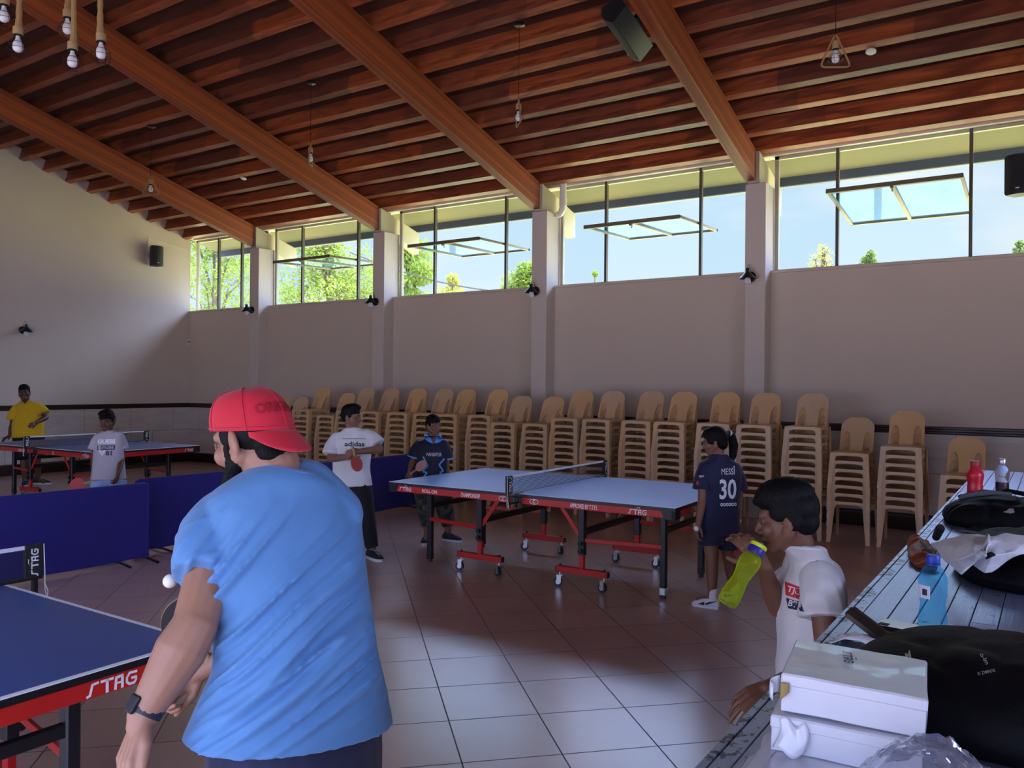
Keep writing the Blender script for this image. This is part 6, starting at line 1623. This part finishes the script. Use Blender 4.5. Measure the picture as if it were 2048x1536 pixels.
# --- crumpled clear film
def film():
    N=NT('clear_plastic_film'); t=N.add('ShaderNodeBsdfTransparent'); t.inputs[0].default_value=(.93,.94,.97,1); g=N.add('ShaderNodeBsdfGlossy'); g.inputs['Roughness'].default_value=.12; g.inputs[0].default_value=(.9,.92,1,1); d=N.add('ShaderNodeBsdfTranslucent'); d.inputs[0].default_value=(.8,.82,.9,1)
    lw=N.add('ShaderNodeLayerWeight'); lw.inputs['Blend'].default_value=.35; a=N.add('ShaderNodeMixShader'); N.link(N.math('ADD',N.math('MULTIPLY',lw.outputs['Fresnel'],.7),.09),a.inputs[0]); N.link(t.outputs[0],a.inputs[1]); N.link(g.outputs[0],a.inputs[2])
    c=N.add('ShaderNodeMixShader'); c.inputs[0].default_value=.06; N.link(a.outputs[0],c.inputs[1]); N.link(d.outputs[0],c.inputs[2]); N.link(c.outputs[0],N.out.inputs[0])
    base=Vector((-.10,1.16,CZ)); b=MB()
    def crum(q,s): 
        w=0; f=1; a=.013
        for k in range(3):
            w+=a*(1-2.6*abs(mnoise.noise(Vector((q[0]*13*f+s,q[1]*13*f,s))))); f*=2.1; a*=.5
        return w
    def fn(u,v):
        x=-.10+.34*u; y=-.19+.26*v; 
        e=1-min(1,((u-.5)**2+(v-.5)**2)*2.2)
        # piled against the front of the boxes, sliding down onto the counter at the right
        hgt=.02+.11*math.exp(-((u-.22)/.28)**2)*max(0,min(1,(1.1-v)))+.045*e
        return (x,y+crum((x,y),4)*.8,max(.003,hgt+crum((x,y),1)*(.4+e)))
    b.grid(fn,90,80); o=b.build('clear_plastic_wrap',N.m,None,base,angle=20,fixn=False); tag(o,'crumpled clear plastic wrap lying against the white boxes','plastic wrap')
film()
# ================================================================ OUTSIDE: TREES, WIRE
def leafmat(name,c,c2):
    N=NT(name); oi=N.add('ShaderNodeNewGeometry'); col=N.mix(oi.outputs['Random Per Island'],(*c,1),(*c2,1))
    d=N.add('ShaderNodeBsdfDiffuse'); t=N.add('ShaderNodeBsdfTranslucent'); N.link(col,d.inputs[0]); N.link(N.mix(.35,col,(.38,.48,.10,1)),t.inputs[0])
    mx=N.add('ShaderNodeMixShader'); mx.inputs[0].default_value=.5; N.link(d.outputs[0],mx.inputs[1]); N.link(t.outputs[0],mx.inputs[2]); N.link(mx.outputs[0],N.out.inputs[0]); return N.m
LF_a=leafmat('bright_leaves',(.10,.15,.022),(.20,.25,.05)); LF_b=leafmat('yellow_green_leaves',(.22,.22,.03),(.30,.27,.06)); LF_c=leafmat('dark_leaves',(.035,.07,.02),(.08,.12,.03)); LF_y=leafmat('yellow_blossom_leaves',(.36,.27,.05),(.26,.25,.08))
M_bark=mat('bark',(.10,.075,.055),.9,0,.2,.3,12)
def tree(label,px,top,half,y,n,lm,leaf=.10,sparse=0,blobs=14,zmin=3.6,seed=1,droop=0):
    r=random.Random(seed); tp=ony(px,top,y); rt=(ony(px+half,top,y)-tp).length; zt=tp.z; base=Vector((tp.x,y,-.02)); T=empty('tree',base,0,label,'tree','trees outside the windows')
    H=zt-zmin; bl=[]
    for i in range(blobs):
        a=r.uniform(0,2*PI); h=r.random(); rr=rt*math.sqrt(r.random())*(1-.65*h**2)*.85
        bl.append((Vector((rr*math.cos(a),rr*math.sin(a)*.8,zmin+H*h*.86)),rt*r.uniform(.24,.40)))
    bl.append((Vector((0,0,zt-rt*.22)),rt*.22))
    b=MB(); vs=[];fs=[]
    for i in range(n):
        c,R_=bl[r.randrange(len(bl))]; d=Vector((r.gauss(0,1),r.gauss(0,1),r.gauss(0,1))).normalized()*R_*r.uniform(.35,1)**(.5); q=c+d
        if q.z>zt: q.z=zt-r.random()*.2
        ax=Vector((r.gauss(0,1),r.gauss(0,1),r.gauss(0,.7)-droop*2)).normalized(); w=ax.orthogonal().normalized(); w=Quaternion(ax,r.uniform(0,6.28))@w
        l=leaf*r.uniform(.6,1.3); k=len(vs); vs+= [q-ax*l*.5,q+w*l*.24,q+ax*l*.5,q-w*l*.24]; fs.append((k,k+1,k+2,k+3))
    b.v=[tuple(v) for v in vs]; b.f=fs; b.mi=[0]*len(fs); cr=b.build('crown',lm,T,angle=None,fixn=False)
    b=MB(); b.tube([(0,0,0),(.05,.02,zmin*.6),(0,0,zmin+H*.45),(0,0,zt-.15)],[.16*rt/2+.05,.13*rt/2+.04,.06,.012],8)
    for c,R_ in bl: b.tube([(0,0,max(.8,c.z-H*.4-.4)),c*.6+Vector((0,0,c.z*.35-.0)),c],[.035,.025,.008],5)
    for c,R_ in bl:
        for j in range(4):
            d=Vector((r.gauss(0,1),r.gauss(0,1),abs(r.gauss(0,1)))).normalized()*R_; b.tube([c-d*.2,c+d*.9],[.010,.003],4)
    b.build('trunk',M_bark,T)
tree('tall bright green tree filling the leftmost window',430,425,105,19,9000,LF_a,.15,0,22,3.4,3)
tree('dense yellow-green tree behind the second window from the left-hand wall',660,440,110,21,10000,LF_a,.15,0,24,3.4,7)
tree('feathery drooping green tree at the left of the third window',815,470,75,19,5200,LF_a,.14,0,14,3.4,5,.6)
tree('yellowish bushy tree below the slack wire in the third window',905,545,50,23,4200,LF_b,.12,0,12,3.2,9)
tree('pale green tree at the right of the third window',1050,522,78,22,4600,LF_a,.14,0,14,3.2,11,.3)
tree('single leafy tree tip at the bottom of the fourth window',1190,540,26,21,900,LF_a,.09,0,9,3.2,13)
tree('thin yellow-blossomed tree at the left of the widest window',1645,485,50,17,1300,LF_y,.055,0,20,2.9,15)
tree('small dark-leaved tree at the bottom of the widest window',1742,498,44,16,2200,LF_c,.06,0,18,2.9,17)
tree('leafy tree tip at the far right-hand end of the windows',2040,478,44,16,2200,LF_c,.055,0,18,2.9,19)
p=ony(700,505,17); q=ony(1090,592,17); b=MB(); b.tube([p.lerp(q,t)+Vector((0,0,-.25*math.sin(PI*t))) -p for t in [i/16 for i in range(17)]],.018,5); tag(b.build('overhead_wire',M_blk,None,p),'black overhead wire sloping across the third window','wire')
